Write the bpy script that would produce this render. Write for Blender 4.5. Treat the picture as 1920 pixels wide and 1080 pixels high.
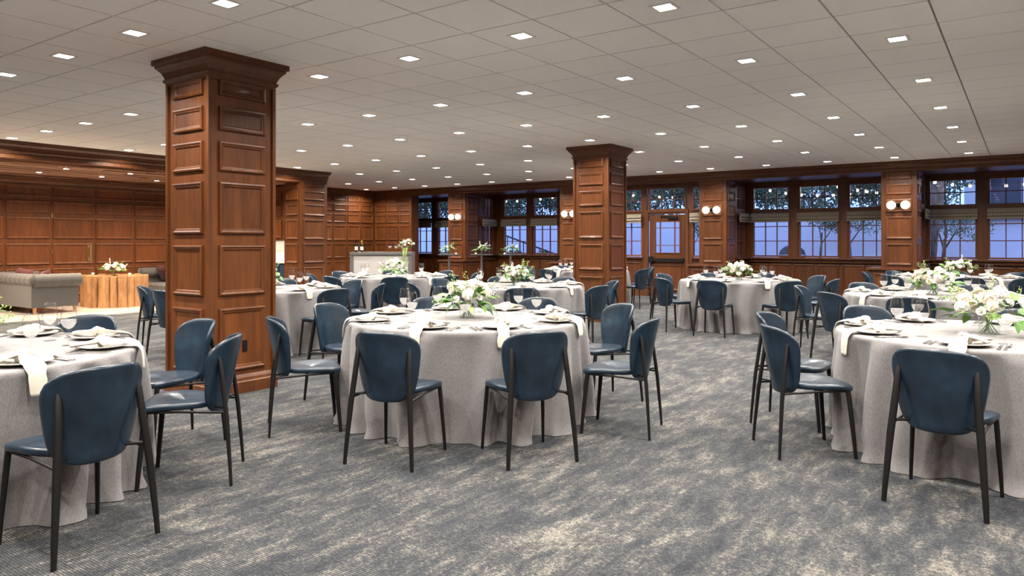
import bpy, bmesh, math, random
from math import sin, cos, pi, radians as R, sqrt
from mathutils import Vector, Matrix

# ------------------------------------------------------------------ camera, world, exposure
for o in list(bpy.data.objects): bpy.data.objects.remove(o)
SC = bpy.context.scene
COL = SC.collection
F_PX, Y_HOR, YAW, CAMH, CEIL = 1358.0, 455.0, 35.3, 1.347, 3.0
cd = bpy.data.cameras.new('camera'); cam = bpy.data.objects.new('camera', cd); COL.objects.link(cam)
cd.sensor_width = 36; cd.lens = F_PX * 36 / 1920; cd.shift_y = -(540 - Y_HOR) / 1920
cd.clip_end = 200; cd.clip_start = 0.05
cam.location = (0, 0, CAMH); cam.rotation_euler = (R(90), 0, R(YAW))
SC.camera = cam
SC.cycles.max_bounces = 8; SC.cycles.caustics_reflective = False; SC.cycles.caustics_refractive = False
vs = SC.view_settings
vs.view_transform = 'Standard'; vs.look = 'None'; vs.gamma = 1; vs.use_curve_mapping = False
vs.exposure = 0.78
DOWNLIGHT_W = 22.5
w = bpy.data.worlds.new('dusk_sky'); SC.world = w; w.use_nodes = True
bg = w.node_tree.nodes['Background']; bg.inputs[0].default_value = (0.23, 0.36, 0.85, 1); bg.inputs[1].default_value = 1.9

_cs, _sn = cos(R(YAW)), sin(R(YAW))
def proj(x, y, z):
    fw = -x * _sn + y * _cs; rt = x * _cs + y * _sn
    if fw < 0.2: return None
    return 960 + F_PX * rt / fw, Y_HOR - F_PX * (z - CAMH) / fw, fw
def in_view(x, y, z, m=60):
    p = proj(x, y, z)
    return p is not None and -m < p[0] < 1920 + m and -m < p[1] < 1080 + m
def atD(px, d):
    r = (px - 960) / F_PX
    return (-_sn + r * _cs) * d, (_cs + r * _sn) * d

# ------------------------------------------------------------------ mesh helpers
class MB:
    def __init__(s): s.v = []; s.f = []
    def add(s, vs_, fs_):
        b = len(s.v); s.v += [tuple(p) for p in vs_]; s.f += [tuple(i + b for i in f) for f in fs_]; return s
    def box(s, x0, x1, y0, y1, z0, z1):
        return s.add([(x0,y0,z0),(x1,y0,z0),(x1,y1,z0),(x0,y1,z0),(x0,y0,z1),(x1,y0,z1),(x1,y1,z1),(x0,y1,z1)],
            [(0,3,2,1),(4,5,6,7),(0,1,5,4),(1,2,6,5),(2,3,7,6),(3,0,4,7)])
    def lathe(s, prof, n=20, c=(0,0,0), cap0=True, cap1=True, sx=1, sy=1, wob=None):
        vs_ = []; m = len(prof)
        for k, (r, z) in enumerate(prof):
            for i in range(n):
                a = 2*pi*i/n; rr = r*(wob(a, z) if wob else 1)
                vs_.append((c[0]+rr*cos(a)*sx, c[1]+rr*sin(a)*sy, c[2]+z))
        fs_ = [(k*n+i, k*n+(i+1)%n, (k+1)*n+(i+1)%n, (k+1)*n+i) for k in range(m-1) for i in range(n)]
        if cap0: fs_.append(tuple(range(n-1,-1,-1)))
        if cap1: fs_.append(tuple((m-1)*n+i for i in range(n)))
        return s.add(vs_, fs_)
    def tube(s, pts, rad, n=8, flat=1.0, cap=True, up=None, wob=None):
        P = [Vector(p) for p in pts]; m = len(P)
        if not hasattr(rad, '__len__'): rad = [rad]*m
        if not hasattr(flat, '__len__'): flat = [flat]*m
        vs_ = []; prev = None
        for k in range(m):
            t = (P[min(k+1,m-1)]-P[max(k-1,0)]).normalized()
            if prev is None:
                u = Vector(up) if up else (Vector((0,0,1)) if abs(t.z) < .9 else Vector((1,0,0)))
            else: u = prev
            u = (u - t*u.dot(t)); u = u.normalized() if u.length > 1e-6 else Vector((1,0,0))
            prev = u; w_ = t.cross(u)
            for i in range(n):
                a = 2*pi*i/n; q = wob(a, k) if wob else 1
                vs_.append(P[k] + w_*(rad[k]*cos(a)*q) + u*(rad[k]*sin(a)*flat[k]*q))
        fs_ = [(k*n+i, k*n+(i+1)%n, (k+1)*n+(i+1)%n, (k+1)*n+i) for k in range(m-1) for i in range(n)]
        if cap: fs_ += [tuple(range(n-1,-1,-1)), tuple((m-1)*n+i for i in range(n))]
        return s.add(vs_, fs_)
    def sphere(s, c, r, n=12, m=8, sc=(1,1,1)):
        vs_ = [(c[0], c[1], c[2]-r*sc[2])]
        for k in range(1, m):
            p = -pi/2 + pi*k/m
            for i in range(n):
                a = 2*pi*i/n
                vs_.append((c[0]+r*cos(p)*cos(a)*sc[0], c[1]+r*cos(p)*sin(a)*sc[1], c[2]+r*sin(p)*sc[2]))
        vs_.append((c[0], c[1], c[2]+r*sc[2])); L = len(vs_)-1
        fs_ = [(0, 1+(i+1)%n, 1+i) for i in range(n)]
        fs_ += [(1+k*n+i, 1+k*n+(i+1)%n, 1+(k+1)*n+(i+1)%n, 1+(k+1)*n+i) for k in range(m-2) for i in range(n)]
        fs_ += [(1+(m-2)*n+i, 1+(m-2)*n+(i+1)%n, L) for i in range(n)]
        return s.add(vs_, fs_)
    def grid(s, fn, nu, nv, closed=False):
        vs_ = [fn(i/(nu if closed else nu-1) if nu > 1 else 0, j/(nv-1)) for j in range(nv) for i in range(nu)]
        e = nu if closed else nu-1
        return s.add(vs_, [(j*nu+i, j*nu+(i+1)%nu, (j+1)*nu+(i+1)%nu, (j+1)*nu+i) for j in range(nv-1) for i in range(e)])
    def extrude(s, prof, path):
        """prof: list of (out, z) swept along a polyline path of (x, y); out = to the left of travel"""
        n = len(path); vs_ = []
        for k in range(n):
            p = Vector(path[k])
            d0 = (p-Vector(path[k-1])).normalized() if k > 0 else None
            d1 = (Vector(path[k+1])-p).normalized() if k < n-1 else None
            if d0 is None: d0 = d1
            if d1 is None: d1 = d0
            n0 = Vector((-d0.y, d0.x)); n1 = Vector((-d1.y, d1.x)); b = (n0+n1).normalized(); b = b/max(.2, b.dot(n0))
            for (o, z) in prof: vs_.append((p.x+b.x*o, p.y+b.y*o, z))
        m = len(prof)
        fs_ = [(k*m+j, (k+1)*m+j, (k+1)*m+(j+1)%m, k*m+(j+1)%m) for k in range(n-1) for j in range(m)]
        fs_ += [tuple(range(m)), tuple((n-1)*m+j for j in range(m-1,-1,-1))]
        return s.add(vs_, fs_)
    def mesh(s, name, mat, smooth=None):
        me = bpy.data.meshes.new(name); me.from_pydata(s.v, [], s.f)
        if mat: me.materials.append(mat)
        if smooth is not None:
            me.polygons.foreach_set('use_smooth', [True]*len(me.polygons))
            if smooth < 179: me.set_sharp_from_angle(angle=R(smooth))
        me.update(); return me

def fix_normals(me):
    bm = bmesh.new(); bm.from_mesh(me); bmesh.ops.recalc_face_normals(bm, faces=bm.faces); bm.to_mesh(me); bm.free(); return me
def ob(name, me, parent=None, loc=(0,0,0), rz=0, rot=None, sc=None):
    o = bpy.data.objects.new(name, me); COL.objects.link(o)
    o.location = loc
    o.rotation_euler = rot if rot else (0,0,rz)
    if sc: o.scale = sc if hasattr(sc, '__len__') else (sc,sc,sc)
    if parent: o.parent = parent
    return o
def part(name, mb, mat, parent=None, smooth=None, loc=(0,0,0), rz=0, rot=None, recalc=False):
    me = mb.mesh(name, mat, smooth)
    if recalc: fix_normals(me)
    return ob(name, me, parent, loc, rz, rot)
def tag(o, label, cat, group=None, kind=None):
    o['label'] = label
    if cat: o['category'] = cat
    if group: o['group'] = group
    if kind: o['kind'] = kind
    return o
def empty(name, loc=(0,0,0), rz=0):
    o = bpy.data.objects.new(name, None); o.empty_display_size = .1; COL.objects.link(o); o.location = loc; o.rotation_euler = (0,0,rz); return o
def struct(name, mb, mat, label, cat, smooth=None, parent=None):
    o = part(name, mb, mat, parent, smooth); o['kind'] = 'structure'; o['label'] = label; o['category'] = cat; return o
def copy_tree(o, parent=None):
    c = o.copy(); COL.objects.link(c); c.parent = parent
    for ch in KIDS.get(o.name, []): copy_tree(ch, c)
    return c
KIDS = {}
def register(root):
    KIDS[root.name] = [c for c in bpy.data.objects if c.parent == root]
    for c in KIDS[root.name]: register(c)

# ------------------------------------------------------------------ materials
def mat(name, color=(.8,.8,.8), rough=.5, metal=0, coat=0, sheen=0, trans=0, ior=1.45, emit=None, estr=0, spec=.5):
    m = bpy.data.materials.new(name); m.use_nodes = True
    b = m.node_tree.nodes['Principled BSDF']
    b.inputs['Base Color'].default_value = (*color, 1); b.inputs['Roughness'].default_value = rough
    b.inputs['Metallic'].default_value = metal; b.inputs['Coat Weight'].default_value = coat
    b.inputs['Sheen Weight'].default_value = sheen; b.inputs['Transmission Weight'].default_value = trans
    b.inputs['IOR'].default_value = ior; b.inputs['Specular IOR Level'].default_value = spec
    if emit: b.inputs['Emission Color'].default_value = (*emit, 1); b.inputs['Emission Strength'].default_value = estr
    return m
class N:
    def __init__(s, m): s.m = m; s.t = m.node_tree; s.b = s.t.nodes['Principled BSDF']
    def n(s, typ, **kw):
        x = s.t.nodes.new(typ)
        for k, v in kw.items():
            if k.startswith('i_'):
                key = k[2:]; key = int(key) if key.isdigit() else key.replace('_', ' '); x.inputs[key].default_value = v
            else: setattr(x, k, v)
        return x
    def l(s, a, b): s.t.links.new(a, b)
    def ramp(s, fac, stops):
        r = s.n('ShaderNodeValToRGB'); e = r.color_ramp.elements
        while len(e) < len(stops): e.new(.5)
        for k, (p, c) in enumerate(stops): e[k].position = p; e[k].color = (*c, 1)
        s.l(fac, r.inputs[0]); return r.outputs[0]
    def mixc(s, fac, a, b, mode='MIX'):
        x = s.n('ShaderNodeMix', data_type='RGBA', blend_type=mode)
        for sock, val in ((x.inputs[0], fac), (x.inputs[6], a), (x.inputs[7], b)):
            if hasattr(val, 'links') or hasattr(val, 'is_linked'): s.l(val, sock)
            elif hasattr(val, '__len__'): sock.default_value = (*val, 1)
            else: sock.default_value = val
        return x.outputs[2]
    def coords(s, scale=(1,1,1), kind='Object', rot=(0,0,0)):
        tc = s.n('ShaderNodeTexCoord'); mp = s.n('ShaderNodeMapping'); mp.inputs['Scale'].default_value = scale; mp.inputs['Rotation'].default_value = rot
        s.l(tc.outputs[kind], mp.inputs[0]); return mp.outputs[0]
    def noise(s, vec, scale, detail=3, rough=.5, dist=0):
        x = s.n('ShaderNodeTexNoise'); s.l(vec, x.inputs['Vector']); x.inputs['Scale'].default_value = scale
        x.inputs['Detail'].default_value = detail; x.inputs['Roughness'].default_value = rough; x.inputs['Distortion'].default_value = dist; return x.outputs[0]
    def bump(s, h, strength=.3, dist=.01):
        x = s.n('ShaderNodeBump'); x.inputs['Strength'].default_value = strength; x.inputs['Distance'].default_value = dist
        s.l(h, x.inputs['Height']); s.l(x.outputs[0], s.b.inputs['Normal'])
    def col(s, c): s.l(c, s.b.inputs['Base Color'])

def wood_mat(name, dark, mid, light, rough=.42, scale=(1,1,.09), coat=.04):
    m = mat(name, mid, rough, coat=coat); k = N(m); v = k.coords(scale)
    oi = k.n('ShaderNodeObjectInfo'); add = k.n('ShaderNodeVectorMath', operation='ADD'); mul = k.n('ShaderNodeMath', operation='MULTIPLY', i_1=37.0)
    k.l(oi.outputs['Random'], mul.inputs[0]); cmb = k.n('ShaderNodeCombineXYZ'); k.l(mul.outputs[0], cmb.inputs[0]); k.l(mul.outputs[0], cmb.inputs[2])
    k.l(v, add.inputs[0]); k.l(cmb.outputs[0], add.inputs[1]); v2 = add.outputs[0]
    g = k.noise(v2, 42, 4, .6, .6); cath = k.noise(v2, 7, 3, .5, 1.6)
    c = k.ramp(g, [(.25, dark), (.55, mid), (.8, light)])
    c2 = k.ramp(cath, [(.3, dark), (.52, mid), (.75, light)])
    c = k.mixc(.5, c, c2)
    hs = k.n('ShaderNodeHueSaturation'); mr = k.n('ShaderNodeMapRange'); mr.inputs[3].default_value = .82; mr.inputs[4].default_value = 1.16
    k.l(oi.outputs['Random'], mr.inputs[0]); k.l(mr.outputs[0], hs.inputs['Value']); k.l(c, hs.inputs['Color']); k.col(hs.outputs[0])
    k.bump(g, .05, .004); return m

M = {}
M['wood'] = wood_mat('stained_maple', (.058,.0165,.0036), (.110,.0330,.0075), (.178,.058,.0138))
M['wood_trim'] = wood_mat('stained_maple_trim', (.056,.0168,.0043), (.104,.0322,.0082), (.163,.054,.0140))
M['wood_window'] = wood_mat('window_frame_wood', (.095,.028,.010), (.15,.045,.016), (.20,.065,.024), .42)
M['wood_plank'] = wood_mat('ceiling_plank', (.27,.15,.10), (.42,.255,.18), (.55,.36,.27), .32, (1,.12,1))
M['log'] = wood_mat('log_wood', (.17,.075,.028), (.31,.155,.062), (.44,.24,.105), .6, (1.4,1.4,.3), 0)
M['leather'] = mat('blue_leather', (.03,.06,.095), .30, coat=.2)
k = N(M['leather']); v = k.coords(); a = k.noise(v, 5, 3, .6); b = k.noise(v, 260, 2)
k.col(k.ramp(a, [(.3, (.005,.0105,.019)), (.55, (.010,.0235,.041)), (.8, (.020,.046,.074))])); k.bump(b, .06, .002)
M['black_metal'] = mat('black_metal', (.006,.0055,.0055), .45, spec=.35)
M['cloth'] = mat('grey_linen', (.36,.335,.335), .92, sheen=.15)
k = N(M['cloth']); v = k.coords(); a = k.noise(v, 9, 3, .6); b = k.noise(k.coords((1,1,.25)), 230, 2, .7); b2 = k.noise(k.coords((.3,.3,1.2)), 230, 2, .7)
k.col(k.mixc(.45, k.ramp(a, [(.3, (.158,.149,.151)), (.7, (.186,.176,.178))]), k.ramp(b, [(.3, (.092,.087,.090)), (.7, (.285,.27,.265))])))
ad = k.n('ShaderNodeMath', operation='ADD'); k.l(b, ad.inputs[0]); k.l(b2, ad.inputs[1]); k.bump(ad.outputs[0], .25, .003)
M['napkin'] = mat('cream_napkin', (.58,.535,.455), .85, sheen=.2)
k = N(M['napkin']); k.bump(k.noise(k.coords(), 22, 3, .5), .3, .008)
M['plate'] = mat('stoneware', (.50,.47,.43), .28, coat=.2)
M['silver'] = mat('cutlery_steel', (.62,.60,.58), .2, metal=1)
M['steel'] = mat('brushed_steel', (.46,.45,.45), .3, metal=1)
M['brass'] = mat('brass', (.60,.42,.18), .3, metal=1)
M['water'] = mat('water', (.95,.95,.95), .1)  # white in the colour stands in for the bright cloth refracted by clear water
k = N(M['water']); tr_n = k.n('ShaderNodeBsdfTransparent'); mxn = k.n('ShaderNodeMixShader'); mxn.inputs[0].default_value = .30
k.l(tr_n.outputs[0], mxn.inputs[1]); k.l(k.b.outputs[0], mxn.inputs[2]); k.l(mxn.outputs[0], k.t.nodes['Material Output'].inputs[0])
def thin_glass(name, tint=(1,1,1), base=.04, edge=.6, power=4, rough=0.0):
    m = bpy.data.materials.new(name); m.use_nodes = True; t = m.node_tree; t.nodes.clear()
    o = t.nodes.new('ShaderNodeOutputMaterial'); mx = t.nodes.new('ShaderNodeMixShader'); tr = t.nodes.new('ShaderNodeBsdfTransparent')
    gl = t.nodes.new('ShaderNodeBsdfGlossy'); lw = t.nodes.new('ShaderNodeLayerWeight'); lw.inputs[0].default_value = .5
    pw = t.nodes.new('ShaderNodeMath'); pw.operation = 'POWER'; pw.inputs[1].default_value = power
    mu = t.nodes.new('ShaderNodeMath'); mu.operation = 'MULTIPLY_ADD'; mu.inputs[1].default_value = edge; mu.inputs[2].default_value = base; mu.use_clamp = True
    tr.inputs[0].default_value = (*tint, 1); gl.inputs['Roughness'].default_value = rough
    t.links.new(lw.outputs['Facing'], pw.inputs[0]); t.links.new(pw.outputs[0], mu.inputs[0]); t.links.new(mu.outputs[0], mx.inputs[0]); t.links.new(tr.outputs[0], mx.inputs[1]); t.links.new(gl.outputs[0], mx.inputs[2]); t.links.new(mx.outputs[0], o.inputs[0]); return m
M['glass'] = thin_glass('wine_glass', (.99,.99,.99), .03, .6, 3, .03)
M['pane'] = thin_glass('window_glass', (.98,.985,.99), .03, .6, 5)
M['vase_glass'] = thin_glass('vase_glass', (.95,.97,.96), .04, .5, 4, .02)
M['ceil_tile'] = mat('mineral_tile', (.82,.78,.75), .95)
k = N(M['ceil_tile']); v = k.coords(); a = k.noise(v, 95, 3, .7)
k.col(k.ramp(a, [(.29, (.66,.63,.60)), (.40, (.93,.90,.87)), (.8, (.945,.917,.89))])); k.bump(a, .25, .004)
M['ceil_grid'] = mat('ceiling_grid', (.20,.185,.172), .8)
M['white_trim'] = mat('white_trim', (.8,.78,.75), .5)
M['lens'] = mat('downlight_lens', (1,1,1), .5, emit=(1,.93,.84), estr=14)
M['bulb'] = mat('globe_lamp', (1,1,1), .5, emit=(1,.84,.58), estr=2.4)
M['string_bulb'] = mat('string_bulb', (1,1,1), .5, emit=(1,.80,.48), estr=30)
M['green_sign'] = mat('exit_green', (0,.3,.2), .5, emit=(0,.6,.35), estr=1.5)
M['stone'] = mat('stone_floor', (.52,.47,.41), .12)
k = N(M['stone']); v = k.coords(); k.col(k.ramp(k.noise(v, 3, 4, .6), [(.3, (.46,.41,.35)), (.7, (.60,.55,.49))]))
# carpet: ribbed loop pile with slate, grey and beige patches
M['carpet'] = mat('carpet', (.2,.2,.2), .97)
k = N(M['carpet'])
va = k.coords((1,.45,1)); patch = k.noise(va, 2.6, 9, .70, .35)
vb = k.coords((1,.30,1)); streak = k.noise(vb, 11, 5, .7, .3)
vc = k.coords(); fine = k.noise(vc, 95, 3, .75); fine2 = k.noise(vc, 40, 3, .7)
def mad(x, m_, acc=None):
    q = k.n('ShaderNodeMath', operation='MULTIPLY_ADD', i_1=m_, i_2=0.0); k.l(x, q.inputs[0])
    if acc is not None: k.l(acc, q.inputs[2])
    return q.outputs[0]
tot = mad(fine2, .36, mad(streak, .47, mad(patch, .44)))
base = k.ramp(tot, [(.50, (.007,.0093,.0135)), (.59, (.019,.022,.0275)), (.66, (.040,.0415,.0425)), (.75, (.118,.111,.101))])
wv = k.n('ShaderNodeTexWave', wave_type='BANDS', bands_direction='Y'); k.l(vc, wv.inputs['Vector']); wv.inputs['Scale'].default_value = 25; wv.inputs['Distortion'].default_value = .8
wv.inputs['Detail'].default_value = 1; wv.inputs['Detail Scale'].default_value = 20
rb = mad(wv.outputs[1], .20, mad(fine, 1.0))
rib = k.ramp(rb, [(.44, (.12,.13,.15)), (.60, (.9,.9,.9)), (.76, (2.4,2.3,2.15))])
k.col(k.mixc(.85, base, rib, 'MULTIPLY')); k.bump(rb, .5, .005)
M['shade'] = mat('roman_shade', (.3,.26,.2), .9)
k = N(M['shade']); br = k.n('ShaderNodeTexBrick', i_Scale=1.0); k.l(k.coords(), br.inputs['Vector'])
vx = k.n('ShaderNodeTexWave', wave_type='BANDS', bands_direction='X'); k.l(k.coords((1,1,1)), vx.inputs['Vector']); vx.inputs['Scale'].default_value = 11
vz = k.n('ShaderNodeTexWave', wave_type='BANDS', bands_direction='Z'); k.l(k.coords(), vz.inputs['Vector']); vz.inputs['Scale'].default_value = 14
k.col(k.mixc(.5, k.ramp(vx.outputs[0], [(.35, (.03,.026,.02)), (.6, (.45,.385,.29))]), k.ramp(vz.outputs[0], [(.3, (.05,.043,.035)), (.6, (.38,.325,.25))])))
M['velvet'] = mat('grey_velvet', (.044,.040,.038), .7, sheen=.2)
M['burgundy'] = mat('burgundy_velvet', (.055,.008,.012), .8, sheen=.1)
M['navy_cab'] = mat('navy_cabinet', (.012,.03,.055), .45)
M['backsplash'] = mat('white_backsplash', (.7,.69,.66), .4)
M['bar_panel'] = mat('bar_panel', (.52,.50,.48), .5)
M['bar_frame'] = mat('bar_frame', (.34,.33,.33), .28, metal=.7)
M['bottle'] = mat('dark_bottle', (.01,.012,.008), .12)
M['bottle_label'] = mat('bottle_label', (.75,.72,.65), .6)
M['foil'] = mat('gold_foil', (.7,.42,.05), .35, metal=.6)
M['petal'] = mat('white_petal', (.86,.85,.78), .7)
M['petal_cream'] = mat('cream_petal', (.84,.76,.63), .7)
M['leaf'] = mat('leaf_green', (.085,.20,.030), .5)
M['leaf_dark'] = mat('leaf_dark', (.040,.105,.024), .5)
M['leaf_pale'] = mat('leaf_pale', (.26,.37,.10), .55)
M['eucalyptus'] = mat('eucalyptus', (.17,.25,.16), .6)
M['stem'] = mat('stem', (.12,.19,.06), .6)
for nm in ('leaf','leaf_dark','leaf_pale','petal','petal_cream'):
    M[nm].node_tree.nodes['Principled BSDF'].inputs['Subsurface Weight'].default_value = 0
M['candle'] = mat('votive_candle', (.9,.85,.75), .5, emit=(1,.7,.35), estr=1.0)
M['stucco'] = mat('garden_stucco', (.84,.85,.88), .95)
k = N(M['stucco']); k.bump(k.noise(k.coords(), 2.5, 5, .6), .4, .05)
M['paving'] = mat('garden_paving', (.22,.20,.19), .9)
M['bark'] = mat('bark', (.16,.12,.085), .95)
k = N(M['bark']); nb = k.noise(k.coords((1,1,.3)), 14, 4, .7); k.col(k.ramp(nb, [(.35, (.07,.05,.035)), (.65, (.27,.21,.15))])); k.bump(nb, .8, .03)
M['foliage'] = mat('tree_leaf', (.075,.13,.055), .7)
k = N(M['foliage']); k.col(k.ramp(k.noise(k.coords(), 6, 3), [(.3, (.035,.07,.035)), (.7, (.14,.21,.09))]))
M['terracotta'] = mat('terracotta', (.36,.10,.055), .8)
M['house_wall'] = mat('white_render', (.75,.74,.72), .9)
M['dark_glass'] = mat('dark_glass', (.02,.025,.04), .1)
M['charcoal'] = mat('charcoal', (.02,.02,.022), .5)
M['back_wall'] = M['wood']

# ------------------------------------------------------------------ panels
PANEL_CACHE = {}
ROWS = [(2.635,2.785),(2.33,2.54),(1.975,2.235),(1.425,1.88),(.88,1.325),(.20,.78)]
def panel_mesh(w, h, m='wood'):
    key = (round(w,3), round(h,3), m)
    if key in PANEL_CACHE: return PANEL_CACHE[key]
    rings = [(0,0),(.003,.020),(.016,.024),(.028,.016),(.040,.014),(.048,.004)]
    mb = MB(); vs_ = []
    for (i, d) in rings:
        x = w/2-i; z = h/2-i
        vs_ += [(-x,-d,-z),(x,-d,-z),(x,-d,z),(-x,-d,z)]
    fs_ = [(k*4+j, k*4+(j+1)%4, k*4+4+(j+1)%4, k*4+4+j) for k in range(len(rings)-1) for j in range(4)]
    e = (len(rings)-1)*4; fs_.append((e,e+1,e+2,e+3)); mb.add(vs_, fs_)
    PANEL_CACHE[key] = mb.mesh('panel', M[m]); return PANEL_CACHE[key]
FACING = {'-Y':0, '+X':pi/2, '+Y':pi, '-X':-pi/2}
def panel(parent, facing, plane, u0, u1, z0, z1, m='wood', org=(0,0,0)):
    me = panel_mesh(abs(u1-u0), z1-z0, m); c = (u0+u1)/2; z = (z0+z1)/2
    loc = (c, plane, z) if facing in ('-Y','+Y') else (plane, c, z)
    return ob('panel', me, parent, (loc[0]-org[0], loc[1]-org[1], loc[2]-org[2]), FACING[facing])

# ------------------------------------------------------------------ the shell
XL, YW, XR, YB = -17.2, 16.6, 3.6, -2.6
YBAY = 18.2
struct('floor', MB().add([(-14.0,YB,0),(XR,YB,0),(XR,YBAY,0),(-14.0,YBAY,0),(XL,11.48,0),(-14.0,11.48,0),(-14.0,YBAY,0),(XL,YBAY,0)], [(0,1,2,3),(4,5,6,7)]), M['carpet'],
       'slate and beige patterned ribbed carpet across the banquet room', 'floor')
lf = struct('floor_lounge', MB().box(XL,-14.0,YB,11.48,-.02,.004), M['stone'], 'pale polished stone floor of the lounge alcove', 'floor')
sm = MB().box(-.448,.448,-.448,.448,0,.005).mesh('stone_tile', M['stone'])
for i in range(3):
    for j in range(12):
        x = -16.75+i*.9; y = 1.3+j*.9
        if y < 11.2: ob('stone_tile', sm, lf, (x-.0, y, .004))
ceil = struct('ceiling', MB().add([(XL,YB,CEIL+.012),(XR,YB,CEIL+.012),(XR,YW+.1,CEIL+.012),(XL,YW+.1,CEIL+.012)], [(0,3,2,1)]), M['ceil_grid'],
       'suspended white tile ceiling with recessed square downlights', 'ceiling')
# tiles
TS, TX0, TY0 = .61, -4.197, 3.243
tile_me = MB().add([(-.2975,-.2975,0),(.2975,-.2975,0),(.2975,.2975,0),(-.2975,.2975,0),(-.2995,-.2995,.012),(.2995,-.2995,.012),(.2995,.2995,.012),(-.2995,.2995,.012)],
    [(0,3,2,1),(0,1,5,4),(1,2,6,5),(2,3,7,6),(3,0,4,7)]).mesh('tile', M['ceil_tile'])
tiles = []
for c in range(-22, 13):
    for r in range(-10, 22):
        x = TX0+(c+.5)*TS; y = TY0+(r+.5)*TS
        if y > YW or y < YB or x < XL or x > XR: continue
        if y < 11.4 and x < -13.6: continue
        p = proj(x, y, CEIL); vis = p is not None and -40 < p[0] < 1960 and p[1] > -60
        tiles.append((p[2] if vis else 99, x, y))
tiles.sort()
for d, x, y in tiles[:300]: ob('tile', tile_me, ceil, (x, y, CEIL))
rest = MB()
for d, x, y in tiles[300:]:
    rest.add([(x+a*.2975, y+b*.2975, CEIL) for a, b in ((-1,-1),(1,-1),(1,1),(-1,1))] + [(x+a*.2995, y+b*.2995, CEIL+.012) for a, b in ((-1,-1),(1,-1),(1,1),(-1,1))],
        [(0,3,2,1),(0,1,5,4),(1,2,6,5),(2,3,7,6),(3,0,4,7)])
o = part('distant_tiles', rest, M['ceil_tile'], ceil); o['kind'] = 'stuff'

# ------------------------------------------------------------------ recessed downlights
ld = bpy.data.lights.new('downlight_beam', 'AREA'); ld.shape = 'SQUARE'; ld.size = .07; ld.energy = DOWNLIGHT_W; ld.color = (1,.93,.845); ld.spread = R(145)
trim_me = MB()
for (a0,a1,b0,b1) in ((-.085,.085,-.085,-.062),(-.085,.085,.062,.085),(-.085,-.062,-.062,.062),(.062,.085,-.062,.062)): trim_me.box(a0,a1,b0,b1,-.005,.004)
trim_me = trim_me.mesh('trim', M['white_trim'])
lens_me = MB().box(-.062,.062,-.062,.062,-.002,.003).mesh('lens', M['lens'])
ORD = ['nearest','second','third','fourth','fifth','sixth','seventh','eighth','ninth','tenth','eleventh','twelfth','thirteenth','fourteenth','fifteenth']
rows = {}
for j in range(-3, 8):
    y = TY0+(-.5+3*j)*TS+.305-.305+.0
    for i in range(-12, 7):
        x = TX0+(-.5+2*i)*TS
        if y > 16.2 or y < -1.5 or x > 3.0: continue
        if x < XL+.3 or (y < 11.5 and x < -13.3): continue
        if abs(x+6.06) < .5 and (abs(y-3.91) < .5 or abs(y-11.22) < .5): continue
        rows.setdefault(j, []).append((x, y))
vis_rows = 0
for j in sorted(rows):
    seen = [q for q in rows[j] if in_view(q[0], q[1], CEIL, 0)]
    if seen: vis_rows += 1
    n = 0
    for (x, y) in sorted(rows[j]):
        e = empty('downlight', (x, y, CEIL))
        ob('trim', trim_me, e); ob('lens', lens_me, e)
        l = bpy.data.objects.new('downlight_beam', ld); COL.objects.link(l); l.parent = e; l.location = (0,0,-.012)
        if (x, y) in seen:
            n += 1
            lab = 'square recessed downlight, %s from left in the %s ceiling row from the camera' % ('first' if n == 1 else ORD[min(n-1,14)], ORD[vis_rows-1])
        else: lab = 'square recessed downlight in the ceiling outside the picture'
        tag(e, lab, 'ceiling light', 'square recessed downlights')

# ------------------------------------------------------------------ window wall: piers, bays, cornice
CROWN = [(0,2.80),(.022,2.80),(.026,2.818),(.048,2.832),(.050,2.850),(.036,2.853),(.044,2.875),(.066,2.908),(.108,2.936),(.122,2.943),(.125,2.960),(.150,2.965),(.155,2.975),(.155,3.0),(0,3.0)]
PIERS = [(-14.10,-13.45),(-10.18,-9.53),(-6.31,-5.66),(-2.42,-1.77),(1.47,2.12)]
def pier(n, x0, x1, where):
    mb = MB().box(x0, x1, YW, 17.27, 0, 2.82)
    # pedestal
    mb.box(x0-.20, x1+.06, YW-.16, 17.27, .10, .79).box(x0-.22, x1+.08, YW-.19, 17.27, 0, .10)
    mb.box(x0-.24, x1+.10, YW-.21, 17.29, .79, .83)
    o = struct('wall_pier_%d' % n, mb, M['wood'], 'panelled wooden wall pier with a ledge plinth %s' % where, 'pier')
    for (z0, z1) in ROWS[:5]:
        z0 = max(z0, .89)
        panel(o, '-Y', YW, x0+.09, x1-.09, z0, z1)
        panel(o, '+X', x1, YW+.09, 17.27-.09, z0, z1)
    panel(o, '-Y', YW-.16, x0-.12, x1-.02, .15, .72)
    panel(o, '+X', x1+.06, YW-.08, 17.2, .15, .72)
    return o
for n, ((x0, x1), wh) in enumerate(zip(PIERS, ['furthest from the camera beside the corner window','behind the square middle column','beside the glazed exit door','nearest on the right between two window bays','outside the right edge of the picture'])): pier(n+1, x0, x1, wh)

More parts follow.
